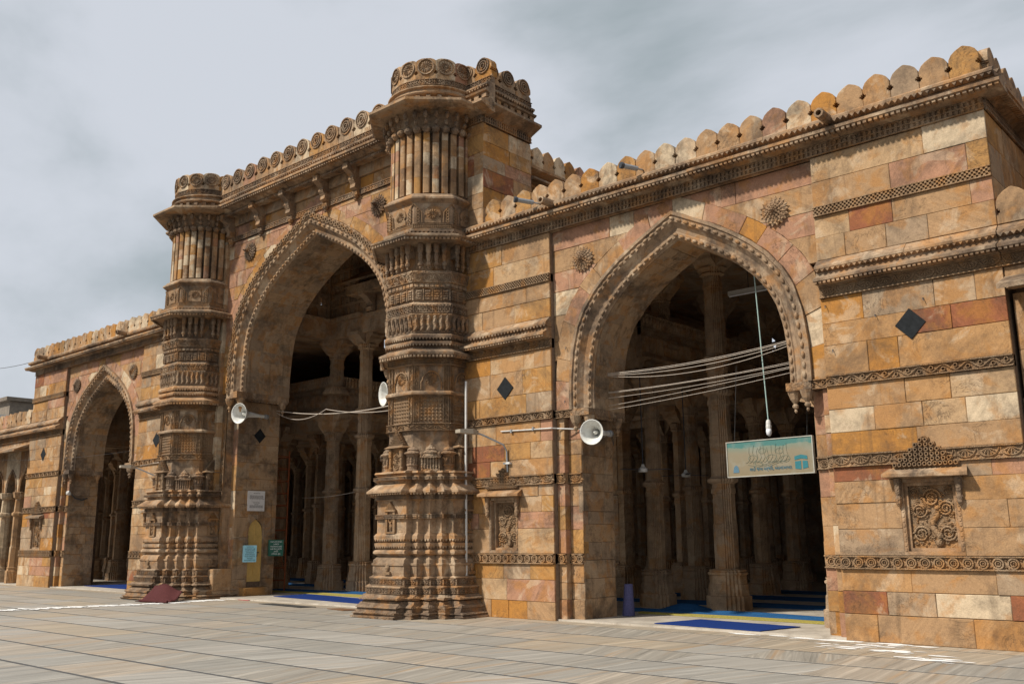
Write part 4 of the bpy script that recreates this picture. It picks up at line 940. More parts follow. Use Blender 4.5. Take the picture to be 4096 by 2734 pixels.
# upper wall behind the wing with a star screen open to the sky
uw = thing('clerestory_wall', 'dark upper wall with star-shaped openings to the sky deep in the signboard arch', 'wall', (9, 12.8, 5.6))
def star_wall(x0, x1, holes):
    xs = [x0]
    for hx in holes:
        obj('wall_panel', MB().box(xs[-1], hx-.32, 12.8, 13, 5.6, 8.12), hs, uw); xs.append(hx+.32)
        obj('wall_panel', MB().box(hx-.32, hx+.32, 12.8, 13, 5.6, 7.24).box(hx-.32, hx+.32, 12.8, 13, 7.88, 8.12), hs, uw)
        st = MB()
        st.ring(hx, 7.56, .46, .27, 12.84, 12.96, 12); st.ring(hx, 7.56, .13, .0, 12.84, 12.96, 6)
        for a in range(6):
            an = a*math.pi/3+.3; c, sn = math.cos(an), math.sin(an)
            st.prism([(hx+.1*c-.06*sn, 7.56+.1*sn+.06*c), (hx+.1*c+.06*sn, 7.56+.1*sn-.06*c), (hx+.3*c+.03*sn, 7.56+.3*sn-.03*c), (hx+.3*c-.03*sn, 7.56+.3*sn+.03*c)], 12.85, 12.95)
        obj('star_screen', st, hs, uw)
    obj('wall_panel', MB().box(xs[-1], x1, 12.8, 13, 5.6, 8.12), hs, uw)
star_wall(6.2, 17.3, [7.25])
# columns
def col_parts(W, D, H, rings_, base=.83, cap=.7, bm=1.2):
    def p(name, prof, mat=hs): return obj(name, sweep(MB(), redp, prof, (W.location.x, W.location.y)), mat, W)
    z0 = W.location.z
    p('base', [(D*bm*f_, z0+base*g_) for f_, g_ in ((1.85, 0), (1.85, .34), (1.66, .36), (1.6, .62), (1.52, .64), (1.5, .84), (1.62, .87), (1.62, .91), (1.44, .93), (1.54, .97), (1.12, 1))])
    zs = [base]+list(rings_)+[H-cap]
    for i, (a, b) in enumerate(zip(zs, zs[1:])):
        q = D*(1.18-.2*i/max(1, len(zs)-1)); p('shaft', [(q, z0+a), (q, z0+a+(b-a)*.5), (q*.95, z0+a+(b-a)*.5+.01), (q*.93, z0+b-.3), (q*1.02, z0+b-.29), (q*1.02, z0+b-.18), (q*.95, z0+b-.17), (q*.95, z0+b)])
    for r_ in rings_: p('ring', [(D*1.0, z0+r_-.1), (D*1.5, z0+r_-.04), (D*1.55, z0+r_+.02), (D*1.2, z0+r_+.06), (D*1.05, z0+r_+.12)])
    b = z0+H-cap; p('capital', [(D*.95, b-.02), (D*1.35, b+.03), (D*1.25, b+.07), (D*1.6, b+cap*.3), (D*1.5, b+cap*.32)])
    t = W.location; w = D*1.25
    for ax in (0, 1):
        k = MB(); prof = [(-D*3.0, H), (-D*3.0, H-cap*.2), (-D*2.4, H-cap*.28), (-D*2.3, H-cap*.42), (-D*1.5, H-cap*.62), (-D*1.3, H-cap*.7), (D*1.3, H-cap*.7), (D*1.5, H-cap*.62), (D*2.3, H-cap*.42), (D*2.4, H-cap*.28), (D*3.0, H-cap*.2), (D*3.0, H)]
        m = T(t.x, t.y, z0) @ (Matrix.Rotation(R(90), 4, 'Z') if ax else I4)
        e = .004*ax; k.prism([(u, z+(e if z == H else -e)) for u, z in prof], -w-e, w+e, m); obj('bracket', k, hs, W)
    return W
plainc = col_parts(thing('hall_column', 'plain stone column with ringed shaft standing in the dim hall', 'column', (8.45, 4.0, .035), 'columns receding into the dim prayer hall'), .165, 5.3, [2.76], bm=1.3)
jobs = []
def sight(x, y):
    for off in (0, -2.5, -5, 2.5):
        c = cam.location+Vector((off, 0, 0)); f = (.6-c.y)/(y-c.y); xa = c.x+(x-c.x)*f
        if any(a < xa < b for a, b in ((9.0, 14.0), (-3.6, 3.7), (-14.1, -9.4))): return True
    return False
spots = [(8.0, 6.5), (8.3, 9.5), (8.1, 11.9)]
for gy in (6.5, 9.3, 12.0, 14.6, 17.2, 20.0):
    for gx in [5.9-2.25*k for k in range(17)]+[10.4, 12.7]:
        if -3.2 < gx < 3.3 and gy < 12: continue
        if gx > 9 and gy < 14: continue
        if sight(gx, gy): spots.append((gx+rnd.uniform(-.12, .12), gy))
for gx in (-6.6, -8.8, -11, -13.3, -15.5, -17.8, -20, -22.3, -24.5): 
    if sight(gx, 4.1): spots.append((gx, 4.1))
for x, y in spots: copy_tree(plainc, (x, y, .035))
tall = col_parts(thing('tall_column', 'tall fluted column rising through the signboard arch to the roof', 'column', (10.2, 4.1, .035)), .205, 8.0, [2.77, 4.73, 5.5], .86, .55)
gcol = col_parts(thing('gate_column', 'thick column under the carved balcony corner behind the great arch', 'column', (-3.75, 4.1, .035)), .195, 5.5, [3.04], .8, .85)
gt = col_parts(thing('gate_tall_column', 'tall slender column behind the great arch, half hidden by the minaret', 'column', (-2.25, 4.15, .035)), .2, 7.95, [3.04, 4.7, 5.5], .9, .5)
gt2 = copy_tree(gt, (2.45, 4.15, .035)); gt2['label'] = 'tall slender column behind the great arch, away from the yellow door'
up1 = col_parts(thing('balcony_column', 'short column standing on the carved balcony corner', 'column', (-3.8, 4.2, 6.2)), .19, 1.75, [], .25, .6)
for i, yy in enumerate((5.3, 8.2, 11)):
    u_ = col_parts(thing('gallery_column', 'short round-capped column standing on the long gallery rail', 'column', (8.0, yy, 6.2), 'columns on the gallery beside the signboard arch'), .2, 1.92, [], .2, .7)
jc = col_parts(thing('jamb_column', 'slim column standing against the back of the signboard arch jamb', 'column', (13.85, 1.62, .035)), .17, 4.0, [2.6], .86, .3)
# galleries
def gallery(name, label, Mx, u0, u1, z0, z1, loc):
    G = thing(name, label, 'balcony', loc); h = z1-z0
    obj('rail_panel', MB().box(u0, u1, 0, .16, z0, z1-.02, Mx), hs, G)
    r = MB()
    n = round((u1-u0)/.32)
    for i in range(n):
        x = u0+(i+.5)*(u1-u0)/n; r.box(x-.12, x+.12, -.03, 0, z0+h*.12, z0+h*.48, Mx); r.box(x-.08, x+.08, -.045, -.03, z0+h*.16, z0+h*.44, Mx)
    obj('rail_carving', r, hs, G, kind='stuff')
    obj('carved_band', band(MB(), Mx, u0, u1, z0+h*.5, z0+h*.66, 'lattice', -.02), hs, G)
    obj('carved_band', band(MB(), Mx, u0, u1, z0+h*.68, z1, 'leaf', -.01, .03), hs, G)
    obj('sill', profile_run(MB(), Mx, u0, u1, [(.1, z0-.25), (-.02, z0-.25), (-.06, z0-.12), (-.22, z0-.08), (-.22, z0-.03), (-.05, z0), (.1, z0)]), hs, G)
    obj('beam', MB().box(u0, u1, .02, .42, z0-.62, z0-.25, Mx), hs, G)
    return G
Mg = frame((8.25, 0, 0), (0, 1, 0), (-1, 0, 0))
gallery('gallery', 'long dark carved gallery rail running back beside the signboard arch hall', Mg, 4.0, 12.7, 5.85, 6.95, (8.25, 8, 5.3))
gallery('gallery', 'dark carved gallery rail across the rear of the signboard arch hall', T(0, 12.55, 0), 8.3, 17, 5.85, 6.95, (12, 12.5, 5.3))
gallery('balcony', 'carved balcony front facing the yellow door side behind the great arch', T(0, 4.05, 0), -17, -3.75, 5.72, 6.82, (-10, 4, 5.1))
gallery('balcony', 'carved balcony flank turning back beside the tall slender column', frame((-3.72, 0, 0), (0, 1, 0), (-1, 0, 0)), 4.2, 12.7, 5.72, 6.82, (-3.72, 8, 5.1))
# clerestory lattice over the gate passage
def jali(label, Mx, nu, nz, u0, u1, z0, z1, loc, clear):
    J = thing('lattice_screen', label, 'lattice', loc); pu, pz = (u1-u0)/nu, (z1-z0)/nz; fr = MB(); b = .045
    for i in range(nu+1): fr.box(u0+i*pu-b, u0+i*pu+b, -.04, .1, z0-b, z1+b, Mx)
    for j in range(nz+1): fr.box(u0, u1, -.035, .095, z0+j*pz-b, z0+j*pz+b, Mx)
    obj('frame', fr, hs, J)
    for i in range(nu):
        for j in range(nz):
            p = MB(); cx_, cz_ = u0+(i+.5)*pu, z0+(j+.5)*pz; w, h = pu/2-b+.01, pz/2-b+.01; k = (i*3+j*5) % 3
            if k == 0:
                for q in range(1, 5): p.box(cx_-w+2*w*q/5-.022, cx_-w+2*w*q/5+.022, 0, .05, cz_-h, cz_+h, Mx); p.box(cx_-w, cx_+w, .002, .048, cz_-h+2*h*q/5-.022, cz_-h+2*h*q/5+.022, Mx)
            elif k == 1:
                p.ring(cx_, cz_, h*1.15, h*.62, 0, .05, 10, Mx, w/h); p.ring(cx_, cz_, h*.42, h*.15, 0, .05, 8, Mx); p.box(cx_-w, cx_+w, .002, .048, cz_-.03, cz_+.03, Mx); p.box(cx_-.03, cx_+.03, .004, .046, cz_-h, cz_+h, Mx)
            else:
                for q in range(-2, 3):
                    p.prism([(cx_-w, cz_+q*h*.42-h*.5), (cx_+w, cz_+q*h*.42+h*.5), (cx_+w, cz_+q*h*.42+h*.5+.05), (cx_-w, cz_+q*h*.42-h*.5+.05)], 0, .05, Mx)
                p.box(cx_-.03, cx_+.03, .002, .048, cz_-h, cz_+h, Mx)
            if (i, j) not in clear: p.box(cx_-w, cx_+w, .055, .075, cz_-h, cz_+h, Mx)
            obj('lattice_panel', p, hs, J)
    return J
jali('lattice screen wall letting specks of sky into the gate passage', frame((-3.72, 0, 0), (0, 1, 0), (-1, 0, 0)), 5, 5, 1.75, 3.7, 8.62, 10.6, (-3.72, 2.7, 8.6), {(i, j) for i in range(5) for j in range(5) if (i*2+j) % 3 or j < 3})
jali('lattice screen facing the court above the tall slender column', T(0, 3.85, 0), 4, 5, -3.7, -1.9, 8.62, 10.6, (-2.8, 3.85, 8.6), {(i, j) for i in range(4) for j in range(3)})
struct('lintel', MB().box(-3.95, -3.55, 1.84, 4.35, 7.95, 8.57).box(-3.55, 2.6, 3.75, 4.3, 7.96, 8.56).box(3.6, 4.0, 1.84, 4.35, 7.95, 8.57))
struct('lintel', MB().box(-3.62, -2.0, 3.62, 3.75, 8.46, 8.6).box(-3.6, -3.46, 1.9, 3.6, 8.5, 8.6))
ch = thing('hood', 'sloping stone hood on a bracket in front of the lattice, half hidden by the minaret', 'hood', (-1.2, 3.5, 9.2))
obj('hood_slab', MB().loft([[(-2.3, 3.8, 9.85), (.6, 3.8, 9.85), (.6, 3.8, 9.95), (-2.3, 3.8, 9.95)], [(-2.45, 3.1, 9.42), (.6, 3.1, 9.42), (.6, 3.1, 9.5), (-2.45, 3.1, 9.5)]]), 'soffit_stone', ch)
obj('hood_beam', MB().box(-2.3, .6, 3.3, 3.8, 9.12, 9.4), 'soffit_stone', ch)
br = MB(); prof = [(3.84, 8.6), (3.7, 8.6), (3.64, 8.7), (3.74, 8.78), (3.6, 8.9), (3.5, 9.0), (3.34, 9.05), (3.34, 9.13), (3.84, 9.13)]
br.loft([[(-1.75, y, z) for y, z in prof], [(-1.5, y, z) for y, z in prof]]); obj('bracket', br, hs, ch)
struct('hall_wall', MB().box(-1.9, 1.9, 3.9, 4.1, 8.56, 10.75))
# roof-edge storey behind the minaret
def flank(s, label):
    K = thing('roof_storey', label, 'roof storey', (s*6.3, 7, 8.4))
    for yy in (2.0, 5.0, 8.0, 11, 12.7): obj('post', MB().box(s*6.2-.14, s*6.2+.14, yy-.14, yy+.14, 8.3, 10.3), 'soffit_stone', K)
    Mx = frame((s*6.3, 0, 0), (0, s, 0), (-s, 0, 0)); u0, u1 = (1.72, 12.8) if s > 0 else (-12.8, -1.72)
    if s > 0: obj('back_panel', MB().box(*sorted((s*5.6, s*5.7)), 4.4, 12.8, 8.4, 10.75), hs, K)
    obj('beam', MB().box(u0, u1, 0, .3, 10.2, 10.5, Mx), 'soffit_stone', K)
    cornice(K, Mx, u0, u1, [(.1, 10.3), (-.5, 10.12), (-.56, 10.13), (-.56, 10.18), (0, 10.42), (.1, 10.42)], name='hood_stone')
    cornice(K, Mx, u0, u1, [(.1, 10.5), (-.1, 10.5), (-.3, 10.55), (-.32, 10.6), (-.1, 10.72), (.1, 10.72)])
    merlon_row(K, Mx, u0, u1, 10.72, .45, .54, .2, y=-.12)
flank(1, 'shadowed roof storey with worn merlons running back behind the downpipe minaret'); flank(-1, 'roof storey with merlons running back behind the minaret with the maroon rug')

# ================================================================== OUTER ARCADES
def arcade(s, label):
    K = thing('arcade', label, 'arcade', (s*20, .4, 0)); F0 = T(0, 0, 0)
    lim = lambda a, b: (min(s*a, s*b), max(s*a, s*b))
    a, b = lim(17.26, 25)
    obj('carved_band', band(MB(), F0, a, b, *ZB['lot2'], 'lotus', -.012), 'relief_stone', K)
    cornice(K, F0, a, b, MIDC); cornice(K, F0, a, b, MIDF); dn = MB(); teeth(dn, F0, a, b, 5.68, .045, -.235, -.15, .075, False); teeth(dn, F0, a, b, 5.9, .05, -.158, -.1, .09); obj('dentil_row', dn, 'trim_stone', K, kind='stuff')
    merlon_row(K, F0, a, b, 6.07, .445, .55, .2, y=-.05)
    obj('wall_core', MB().box(a, b, .05, .6, 5.3, 6.1), 'mortar', K)
    row_blocks(K, T(0, .02, 0), a, b, 5.1, 5.43, 'wall_stone', .6, 1.2)
    # stone awning
    n = 9
    for i in range(n):
        p, q = a+(b-a)*i/n+.004, a+(b-a)*(i+1)/n-.004; e = rnd.uniform(-.02, .02)
        obj('awning_slab', MB().loft([[(p, .05, 5.22), (q, .05, 5.22), (q, .05, 5.3), (p, .05, 5.3)], [(p, -.55, 4.98+e), (q, -.55, 4.98+e), (q, -.55, 5.05+e), (p, -.55, 5.05+e)]]), 'trim_stone', K)
    pitch = 1.3; x = 17.26; first = True
    while x < 24.5:
        cx = s*(x+.18+pitch/2-.0)
        w, z0, H = .47, 3.3, 1.05
        c = arch_curve(cx, w, z0, H, 12); h = len(c)//2
        m = MB(); m.prism([(cx-pitch/2, z0-.0)]+c[:h+1]+[(cx, 5.1), (cx-pitch/2, 5.1)], .3, .55); m.prism([(cx+pitch/2, z0), (cx+pitch/2, 5.1), (cx, 5.1)]+c[h:], .3, .55)
        obj('arch_slab', m, 'shaft_stone', K)
        av = archivolt(MB(), cx, w+.08, H+.08, w, H, z0, [(0, .3), (0, .26), (.5, .26), (1, .3), (1, .56)], 12); obj('arch_moulding', av, 'trim_stone', K)
        px = s*(x+.0+.18) if first else s*(x+.18)
        cc = (px, .42); q = MB(); sweep(q, redp, [(.26, 0), (.26, .5), (.22, .52), (.22, .6), (.24, .62), (.2, .64), (.19, 1.4), (.17, 1.42), (.17, 2.55), (.23, 2.62), (.23, 2.7), (.17, 2.75), (.15, 3.25), (.22, 3.3), (.26, 3.5), (.2, 3.52)], cc); obj('column', q, 'shaft_stone', K)
        x += pitch; first = False
    Fu = T(0, 2.62, 0)
    if s > 0: cornice(K, Fu, *lim(17.7, 25), [(.1, 8.12), (-.04, 8.12), (-.33, 8.185), (-.33, 8.235), (-.13, 8.32), (.1, 8.42)]); merlon_row(K, Fu, *lim(17.7, 25), 8.42, .45, .52, .2, y=-.05)
    for xx in (18.0, 19.6, 21.2) if s > 0 else (): q = MB(); sweep(q, redp, [(.22, 6.0), (.22, 6.3), (.17, 6.35), (.17, 7.5), (.24, 7.6), (.3, 7.9), (.3, 8.12)], (s*xx, 2.5)); obj('column', q, 'shaft_stone', K)
    obj('bench_wall', MB().box(a, b, .7, .9, 0, .8), 'soffit_stone', K)
    return K
arcade(1, 'low arcade with stone awning continuing past the wing that holds the signboard'); arcade(-1, 'low arcade of slim columns and stone awning at the far wing')

# ================================================================== SMALL THINGS
def text_mesh(txt, size):
    cu = bpy.data.curves.new('t', 'FONT'); cu.body = txt; cu.size = size; cu.align_x = 'CENTER'; cu.extrude = .001
    o = bpy.data.objects.new('t', cu); col.objects.link(o); dg = bpy.context.evaluated_depsgraph_get(); dg.update()
    me = bpy.data.meshes.new_from_object(o.evaluated_get(dg)); bpy.data.objects.remove(o); return me
def put_text(parent, txt, size, mat, Mw, width=None, name='lettering'):
    me = text_mesh(txt, size); me.materials.clear(); me.materials.append(MAT[mat])
    o = bpy.data.objects.new(name, me); col.objects.link(o); o.parent = parent
    s = 1.
    if width and len(me.vertices):
        xs = [v.co.x for v in me.vertices]; s = width/max(1e-4, max(xs)-min(xs))
    m = Matrix.Translation(-wloc(parent)) @ Mw @ Matrix.Rotation(R(90), 4, 'X') @ Matrix.Diagonal((s, 1, 1, 1))
    o.matrix_basis = m; return o
# ---- signboard
sg = thing('signboard', 'faded green painted signboard hanging in the arch', 'signboard', (13.2, .32, 2.6))
SM = T(13.205, .32, 2.612) @ Matrix.Rotation(R(-.3), 4, 'Y')
obj('board', MB().box(-.795, .795, .0, .05, 0, .605, SM), 'sign_board', sg)
f_ = MB()
for a, b, c, d in ((-.805, .805, -.01, .006), (-.805, .805, .6, .616), (-.805, -.789, .006, .6), (.789, .805, .006, .6)): f_.box(a, b, -.012, .06, c, d, SM)
obj('frame', f_, 'sign_frame', sg)
kb = MB(); kb.prism([(.47, .08), (.575, .065), (.575, .205), (.47, .2)], -.006, .001, SM); kb.prism([(.605, .07), (.70, .09), (.69, .2), (.605, .205)], -.006, .001, SM); kb.prism([(.465, .225), (.58, .245), (.695, .225), (.69, .285), (.58, .31), (.465, .285)], -.006, .001, SM)
obj('painted_shrine', kb, 'sign_teal', sg, kind='stuff')
dm = MB(); dm.prism([(-.69, .07), (-.575, .07), (-.58, .13), (-.595, .175), (-.63, .2), (-.665, .175), (-.68, .13)], -.005, .001, SM); obj('painted_dome', dm, 'sign_blue', sg)
put_text(sg, 'શાહી જામા મસ્જિદ, એહમદઆબાદ', .085, 'sign_letter', SM @ T(.02, -.006, .085), .78)
cl = MB(); rr = random.Random(3)
for i in range(11):
    x = -.36+i*.07; cl.tube([(x+.02*math.sin(i), -.003, .50+.03*math.sin(i*2.1)), (x-.01, -.003, .40), (x+.015, -.003, .31), (x-.03, -.003, .24), (x-.08, -.003, .22)], .003, 4, SM)
for i, (x, z, r_) in enumerate(((-.3, .3, .06), (-.12, .42, .05), (.05, .28, .07), (.2, .4, .05), (-.2, .2, .05), (.3, .26, .06))): cl.ring(x, z, r_, r_-.007, -.004, .001, 12, SM, 1.5)
for k in range(3): cl.tube([(-.4+k*.1, -.003, .19+k*.02), (-.2+k*.1, -.003, .15), (.05+k*.1, -.003, .22), (.25+k*.06, -.003, .19+.03*k)], .0028, 4, SM)
obj('faded_calligraphy', cl, 'sign_faint', sg, kind='stuff')
for xx in (12.55, 13.9): obj('hanger', MB().tube([(xx, .35, 3.22), (xx+.04, .5, 4.6)], .004, 4), 'dark_wire', sg)
# ---- wires across the signboard arch
def wire(label, a, b, sag, r=.006, mat='wire', name='wire', y=None, group=None):
    pts = []
    for i in range(25):
        t = i/24; p = Vector(a).lerp(Vector(b), t); p.z -= sag*4*t*(1-t); pts.append(p)
    return obj(name, MB().tube(pts, r, 5), mat, None, label, 'wire', group)
for (za, zb, sg_) in ((4.86, 5.0, .09), (4.84, 4.98, .1), (4.83, 4.96, .15), (4.81, 4.93, .22)): wire('pale wire strung high across the signboard arch', (9.55, .7, za), (13.75, .7, zb), sg_, .0055, group='upper bundle of wires in the signboard arch')
for (za, zb, sg_) in ((4.48, 4.6, .05), (4.46, 4.57, .04), (4.36, 4.52, .05), (4.2, 4.5, .03), (4.12, 4.42, .04)): wire('pale wire strung low across the signboard arch just above the board', (9.55, .75, za), (13.75, .7, zb), sg_, .0045, group='lower bundle of wires in the signboard arch')
wire('double white cable sagging across the great arch', (-3.45, 1.7, 5.42), (3.4, .9, 4.95), .2, .012, 'wire'); wire('thin white cable looping below the double cable in the great arch', (-3.45, 1.7, 5.36), (-.5, 1.3, 5.15), .25, .009); wire('short white cable looping toward the half hidden horn', (-.5, 1.3, 5.15), (3.4, .9, 4.8), .12, .009)
wire('low cable tied between hall columns behind the great arch', (-4.6, 3.6, 2.9), (-2.2, 4.0, 3.05), .06, .008)
wire('thin dark wire crossing the fronts of the far wing and gate', (-19, -.35, 4.75), (-3.4, .3, 4.7), .25, .004, 'dark_wire')
wire('thin dark wire crossing the sky left of the far wing', (-60, 8, 17), (-17.2, .1, 8.6), 1.2, .012, 'dark_wire')
# ---- hanging bulb
bl = thing('hanging_bulb', 'white lamp bulb hanging on a long green flex in front of the signboard', 'lamp', (13.0, .8, 3.35))
obj('flex', MB().tube([(12.9, .8, 6.5), (12.95, .8, 5.0), (13.0, .8, 3.62)], .012, 6), 'green_wire', bl)
obj('socket', MB().lathe([(.02, .26), (.035, .25), (.045, .2), (.045, .16), (.05, .15), (.05, .1)], 10, T(13.0, .8, 3.36)), 'white_paint', bl)
obj('bulb', MB().lathe([(.045, .1), (.052, .05), (.045, 0), (.02, -.03), (.004, -.035)], 12, T(13.0, .8, 3.36)), 'bulb_glass', bl, smooth=True)
tl = thing('tube_light', 'white fluorescent tube fitting fixed high beside the tall fluted column', 'lamp', (10.9, 4.3, 6.95))
obj('batten', MB().box(10.5, 11.6, 4.25, 4.32, 7.0, 7.1), 'white_paint', tl); obj('tube', MB().tube([(10.55, 4.23, 6.97), (11.55, 4.23, 6.97)], .018, 8), 'bulb_glass', tl); obj('hanger', MB().tube([(11.0, 4.3, 7.1), (11.0, 4.3, 8.1)], .01, 5), 'dark_wire', tl)
for hx, hz in ((14.55, 5.3), (15.35, 5.02), (16.1, 5.16), (14.62, 4.55), (9.0, 5.4), (8.95, 4.3), (7.95, 4.95)):
    obj('iron_hook', MB().tube([(hx, .0 if hx > 14.4 or hx < 8.6 else .12, hz), (hx, -.05 if hx > 14.4 or hx < 8.6 else .07, hz-.005), (hx+.01, -.055 if hx > 14.4 or hx < 8.6 else .06, hz-.05)], .007, 5), 'dark_metal', wingR)
sp_ = thing('pilaster', 'shaded stone pilaster against the arcade beside the big niche pier', 'pilaster', (17.6, .5, 0))
for z0_, z1_ in zip((0, .8, 1.3, 2.0, 2.6, 3.4, 4.2), (.8, 1.3, 2.0, 2.6, 3.4, 4.2, 5.05)): block(sp_, [(17.3, z0_), (17.62, z0_), (17.62, z1_), (17.3, z1_)], T(0, .16, 0), 'shaft_stone', .5)
# ---- horn loudspeakers
def horn(label, mouth, tail, r, group=None):
    mouth, tail = Vector(mouth), Vector(tail); d = (mouth-tail); L_ = d.length; q = d.to_track_quat('Z', 'Y').to_matrix().to_4x4(); q.translation = tail
    h = thing('horn_speaker', label, 'loudspeaker', tail); hm = MB(); N = 22
    prof = [(.045, .12*L_), (.05, .35*L_), (.075, .6*L_), (.3*r, .72*L_), (.55*r, .82*L_), (.82*r, .93*L_), (.97*r, .985*L_), (r, L_), (.96*r, L_+.004), (.8*r, .94*L_), (.5*r, .83*L_), (.25*r, .74*L_), (.06, .66*L_), (.02, .64*L_)]
    hm.lathe(prof, N, q, cap=False); obj('bell', hm, 'horn_paint', h, smooth=True)
    obj('reflector', MB().lathe([(.16*r, .72*L_), (.17*r, .8*L_), (.08*r, .87*L_), (.004, .88*L_)], 14, q), 'horn_paint', h, smooth=True)
    obj('driver', MB().lathe([(.05, 0), (.07, .02), (.07, .1*L_), (.05, .12*L_), (.05, .16*L_)], 14, q), 'grey_metal', h)
    b = tail+d*.2; obj('bracket', MB().tube([b, b+Vector((-.1, .05, -.05)), b+Vector((-.22, .1, -.06))], .015, 6), 'grey_metal', h)
    obj('lead', MB().tube([tail, tail+Vector((.03, .03, -.12)), tail+Vector((.05, .02, -.25)), tail+Vector((-.02, .05, -.08))], .006, 5), 'dark_wire', h)
    return h
horn('white horn loudspeaker on the jamb of the signboard arch', (9.68, -.02, 3.6), (9.45, .95, 3.66), .25)
horn('white horn loudspeaker above the yellow door', (-3.05, .15, 5.16), (-3.3, 1.3, 5.18), .30)
horn('white horn loudspeaker half hidden behind the downpipe minaret', (3.2, .2, 5.06), (3.55, 1.2, 5.1), .30)
# ---- wall lamps
def lamp(label, x, z, dx, s=1., base_z=None):
    l = thing('wall_lamp', label, 'lamp', (x, -.05, z-.75))
    pts = [(x, -.03, z-.78), (x, -.05, z-.35), (x-dx*.05, -.12, z-.22), (x-dx*.5, -.5, z-.02), (x-dx*.62, -.62, z+.02)]
    obj('arm', MB().tube(pts, .02, 7), 'grey_metal', l)
    hd = MB(); hd.loft([[(x-dx*.6-.04, -.6, z-.02), (x-dx*.6+.04, -.6, z-.02), (x-dx*.6+.04, -.6, z+.06), (x-dx*.6-.04, -.6, z+.06)], [(x-dx*.7-.1, -.72, z-.01), (x-dx*.7+.08, -.74, z-.01), (x-dx*.7+.08, -.74, z+.1), (x-dx*.7-.1, -.72, z+.1)], [(x-dx*.95-.09, -.96, z+.01), (x-dx*.95+.07, -.98, z+.01), (x-dx*.95+.07, -.98, z+.08), (x-dx*.95-.09, -.96, z+.08)]])
    obj('lamp_head', hd, 'lamp_cast', l); obj('clamp', MB().box(x-.09, x+.09, -.07, .01, z-.62, z-.58), 'white_paint', l)
    return l
lamp('grey street-type lamp on a bent arm above the carved niche by the white downpipe', 7.48, 3.72, .55)
lamp('grey street-type lamp on a bent arm beside the minaret with the maroon rug', -7.15, 3.8, .6)
hl = thing('hose_lamp', 'small white lamp on a drooping dark cable at the far arch jamb', 'lamp', (-14.05, .4, 3.2))
obj('lamp_head', MB().lathe([(.03, 0), (.07, .05), (.08, .14), (.03, .18)], 10, T(-14.0, .32, 3.25) @ Matrix.Rotation(R(60), 4, 'X')), 'white_paint', hl); obj('cable', MB().tube([(-14.0, .36, 3.25), (-14.02, .5, 3.12), (-14.03, .75, 3.06), (-14.05, .95, 3.14)], .025, 6), 'dark_wire', hl)
# ---- pipes
obj('downpipe', MB().tube([(6.47, -.22, .0), (6.465, -.22, 1.5), (6.46, -.23, 3.0), (6.45, -.22, 4.3), (6.45, -.22, 4.95)], .026, 8), 'white_paint', None, 'thin white downpipe running up beside the minaret', 'pipe')
cd_ = thing('conduit', 'white conduit running level along the wall toward the horn on the signboard arch', 'conduit', (8.4, -.03, 3.74))
obj('tube', MB().tube([(7.3, -.03, 3.80), (8.2, -.03, 3.77), (8.68, -.03, 3.76), (8.74, .09, 3.755), (9.15, .24, 3.72), (9.4, .5, 3.7)], .014, 6), 'white_paint', cd_)
for xx in (7.6, 8.2): obj('clip', MB().box(xx-.02, xx+.02, -.055, .0, 3.745, 3.82), 'grey_metal', cd_)
obj('conduit', MB().tube([(-8.3, -.03, 3.95), (-7.6, -.03, 3.97), (-6.9, -.03, 3.98)], .014, 6), 'white_paint', None, 'short white conduit above the lamp by the minaret with the maroon rug', 'conduit')
# ---- cctv
def cctv(label, a, b):
    a, b = Vector(a), Vector(b); d = b-a; q = d.to_track_quat('Z', 'Y').to_matrix().to_4x4(); q.translation = a
    c = thing('security_camera', label, 'camera', b)
    obj('body', MB().lathe([(.045, 0), (.05, .01), (.05, d.length*.75), (.04, d.length*.76)], 10, q), 'grey_metal', c)
    obj('lens', MB().lathe([(.062, -.05), (.066, -.02), (.06, .02), (.03, .03)], 12, q), 'dark_metal', c); obj('stem', MB().tube([tuple(a+d*.6), tuple(b), tuple(b+Vector((0, .1, .0)))], .018, 6), 'grey_metal', c)
cctv('small security camera on the parapet over the signboard arch', (10.98, -.55, 8.6), (11.17, -.16, 8.58)); cctv('small security camera on the parapet near the stone rain spout', (8.28, -.58, 8.58), (8.55, -.16, 8.54))
# ---- yellow door
X_ = -3.5
yd = thing('door', 'narrow yellow painted door with pointed top in the great arch jamb', 'door', (X_, 1.18, .4)); Md = frame((X_, 0, 0), (0, 1, 0), (-1, 0, 0))
dc = arch_curve(1.185, .235, 1.72, .46, 8)
obj('leaf', MB().prism([(.95, .42), (1.42, .42)]+[(x, z) for x, z in reversed(dc)], .035, .09, Md), 'door_paint', yd)
st = MB()
for a, b, c, d in ((.95, 1.0, .42, 1.72), (1.37, 1.42, .42, 1.72), (1.165, 1.205, .42, 2.12), (1.0, 1.165, .42, .56), (1.205, 1.37, .42, .56), (1.0, 1.165, 1.16, 1.3), (1.205, 1.37, 1.16, 1.3), (1.0, 1.165, 1.68, 1.72), (1.205, 1.37, 1.68, 1.72)): st.box(a, b, .018, .036, c, d, Md)
obj('stile', st, 'door_paint', yd)
obj('bolt', MB().box(1.1, 1.34, .005, .02, 1.22, 1.245, Md).box(1.22, 1.27, -.005, .02, 1.12, 1.2, Md), 'dark_metal', yd, kind='stuff')
ha = MB(); sur = arch_curve(1.185, .25, 1.72, .49, 8); h = len(sur)//2
ha.prism([(.9, 1.72)]+sur[:h+1]+[(1.185, 2.32), (.9, 2.32)], -.012, .06, Md); ha.prism([(1.47, 1.72), (1.47, 2.32), (1.185, 2.32)]+sur[h:], -.012, .06, Md); ha.box(.9, .948, -.012, .06, .4, 1.72, Md); ha.box(1.422, 1.47, -.012, .06, .4, 1.72, Md); obj('door_surround', ha, 'soffit_stone', yd)
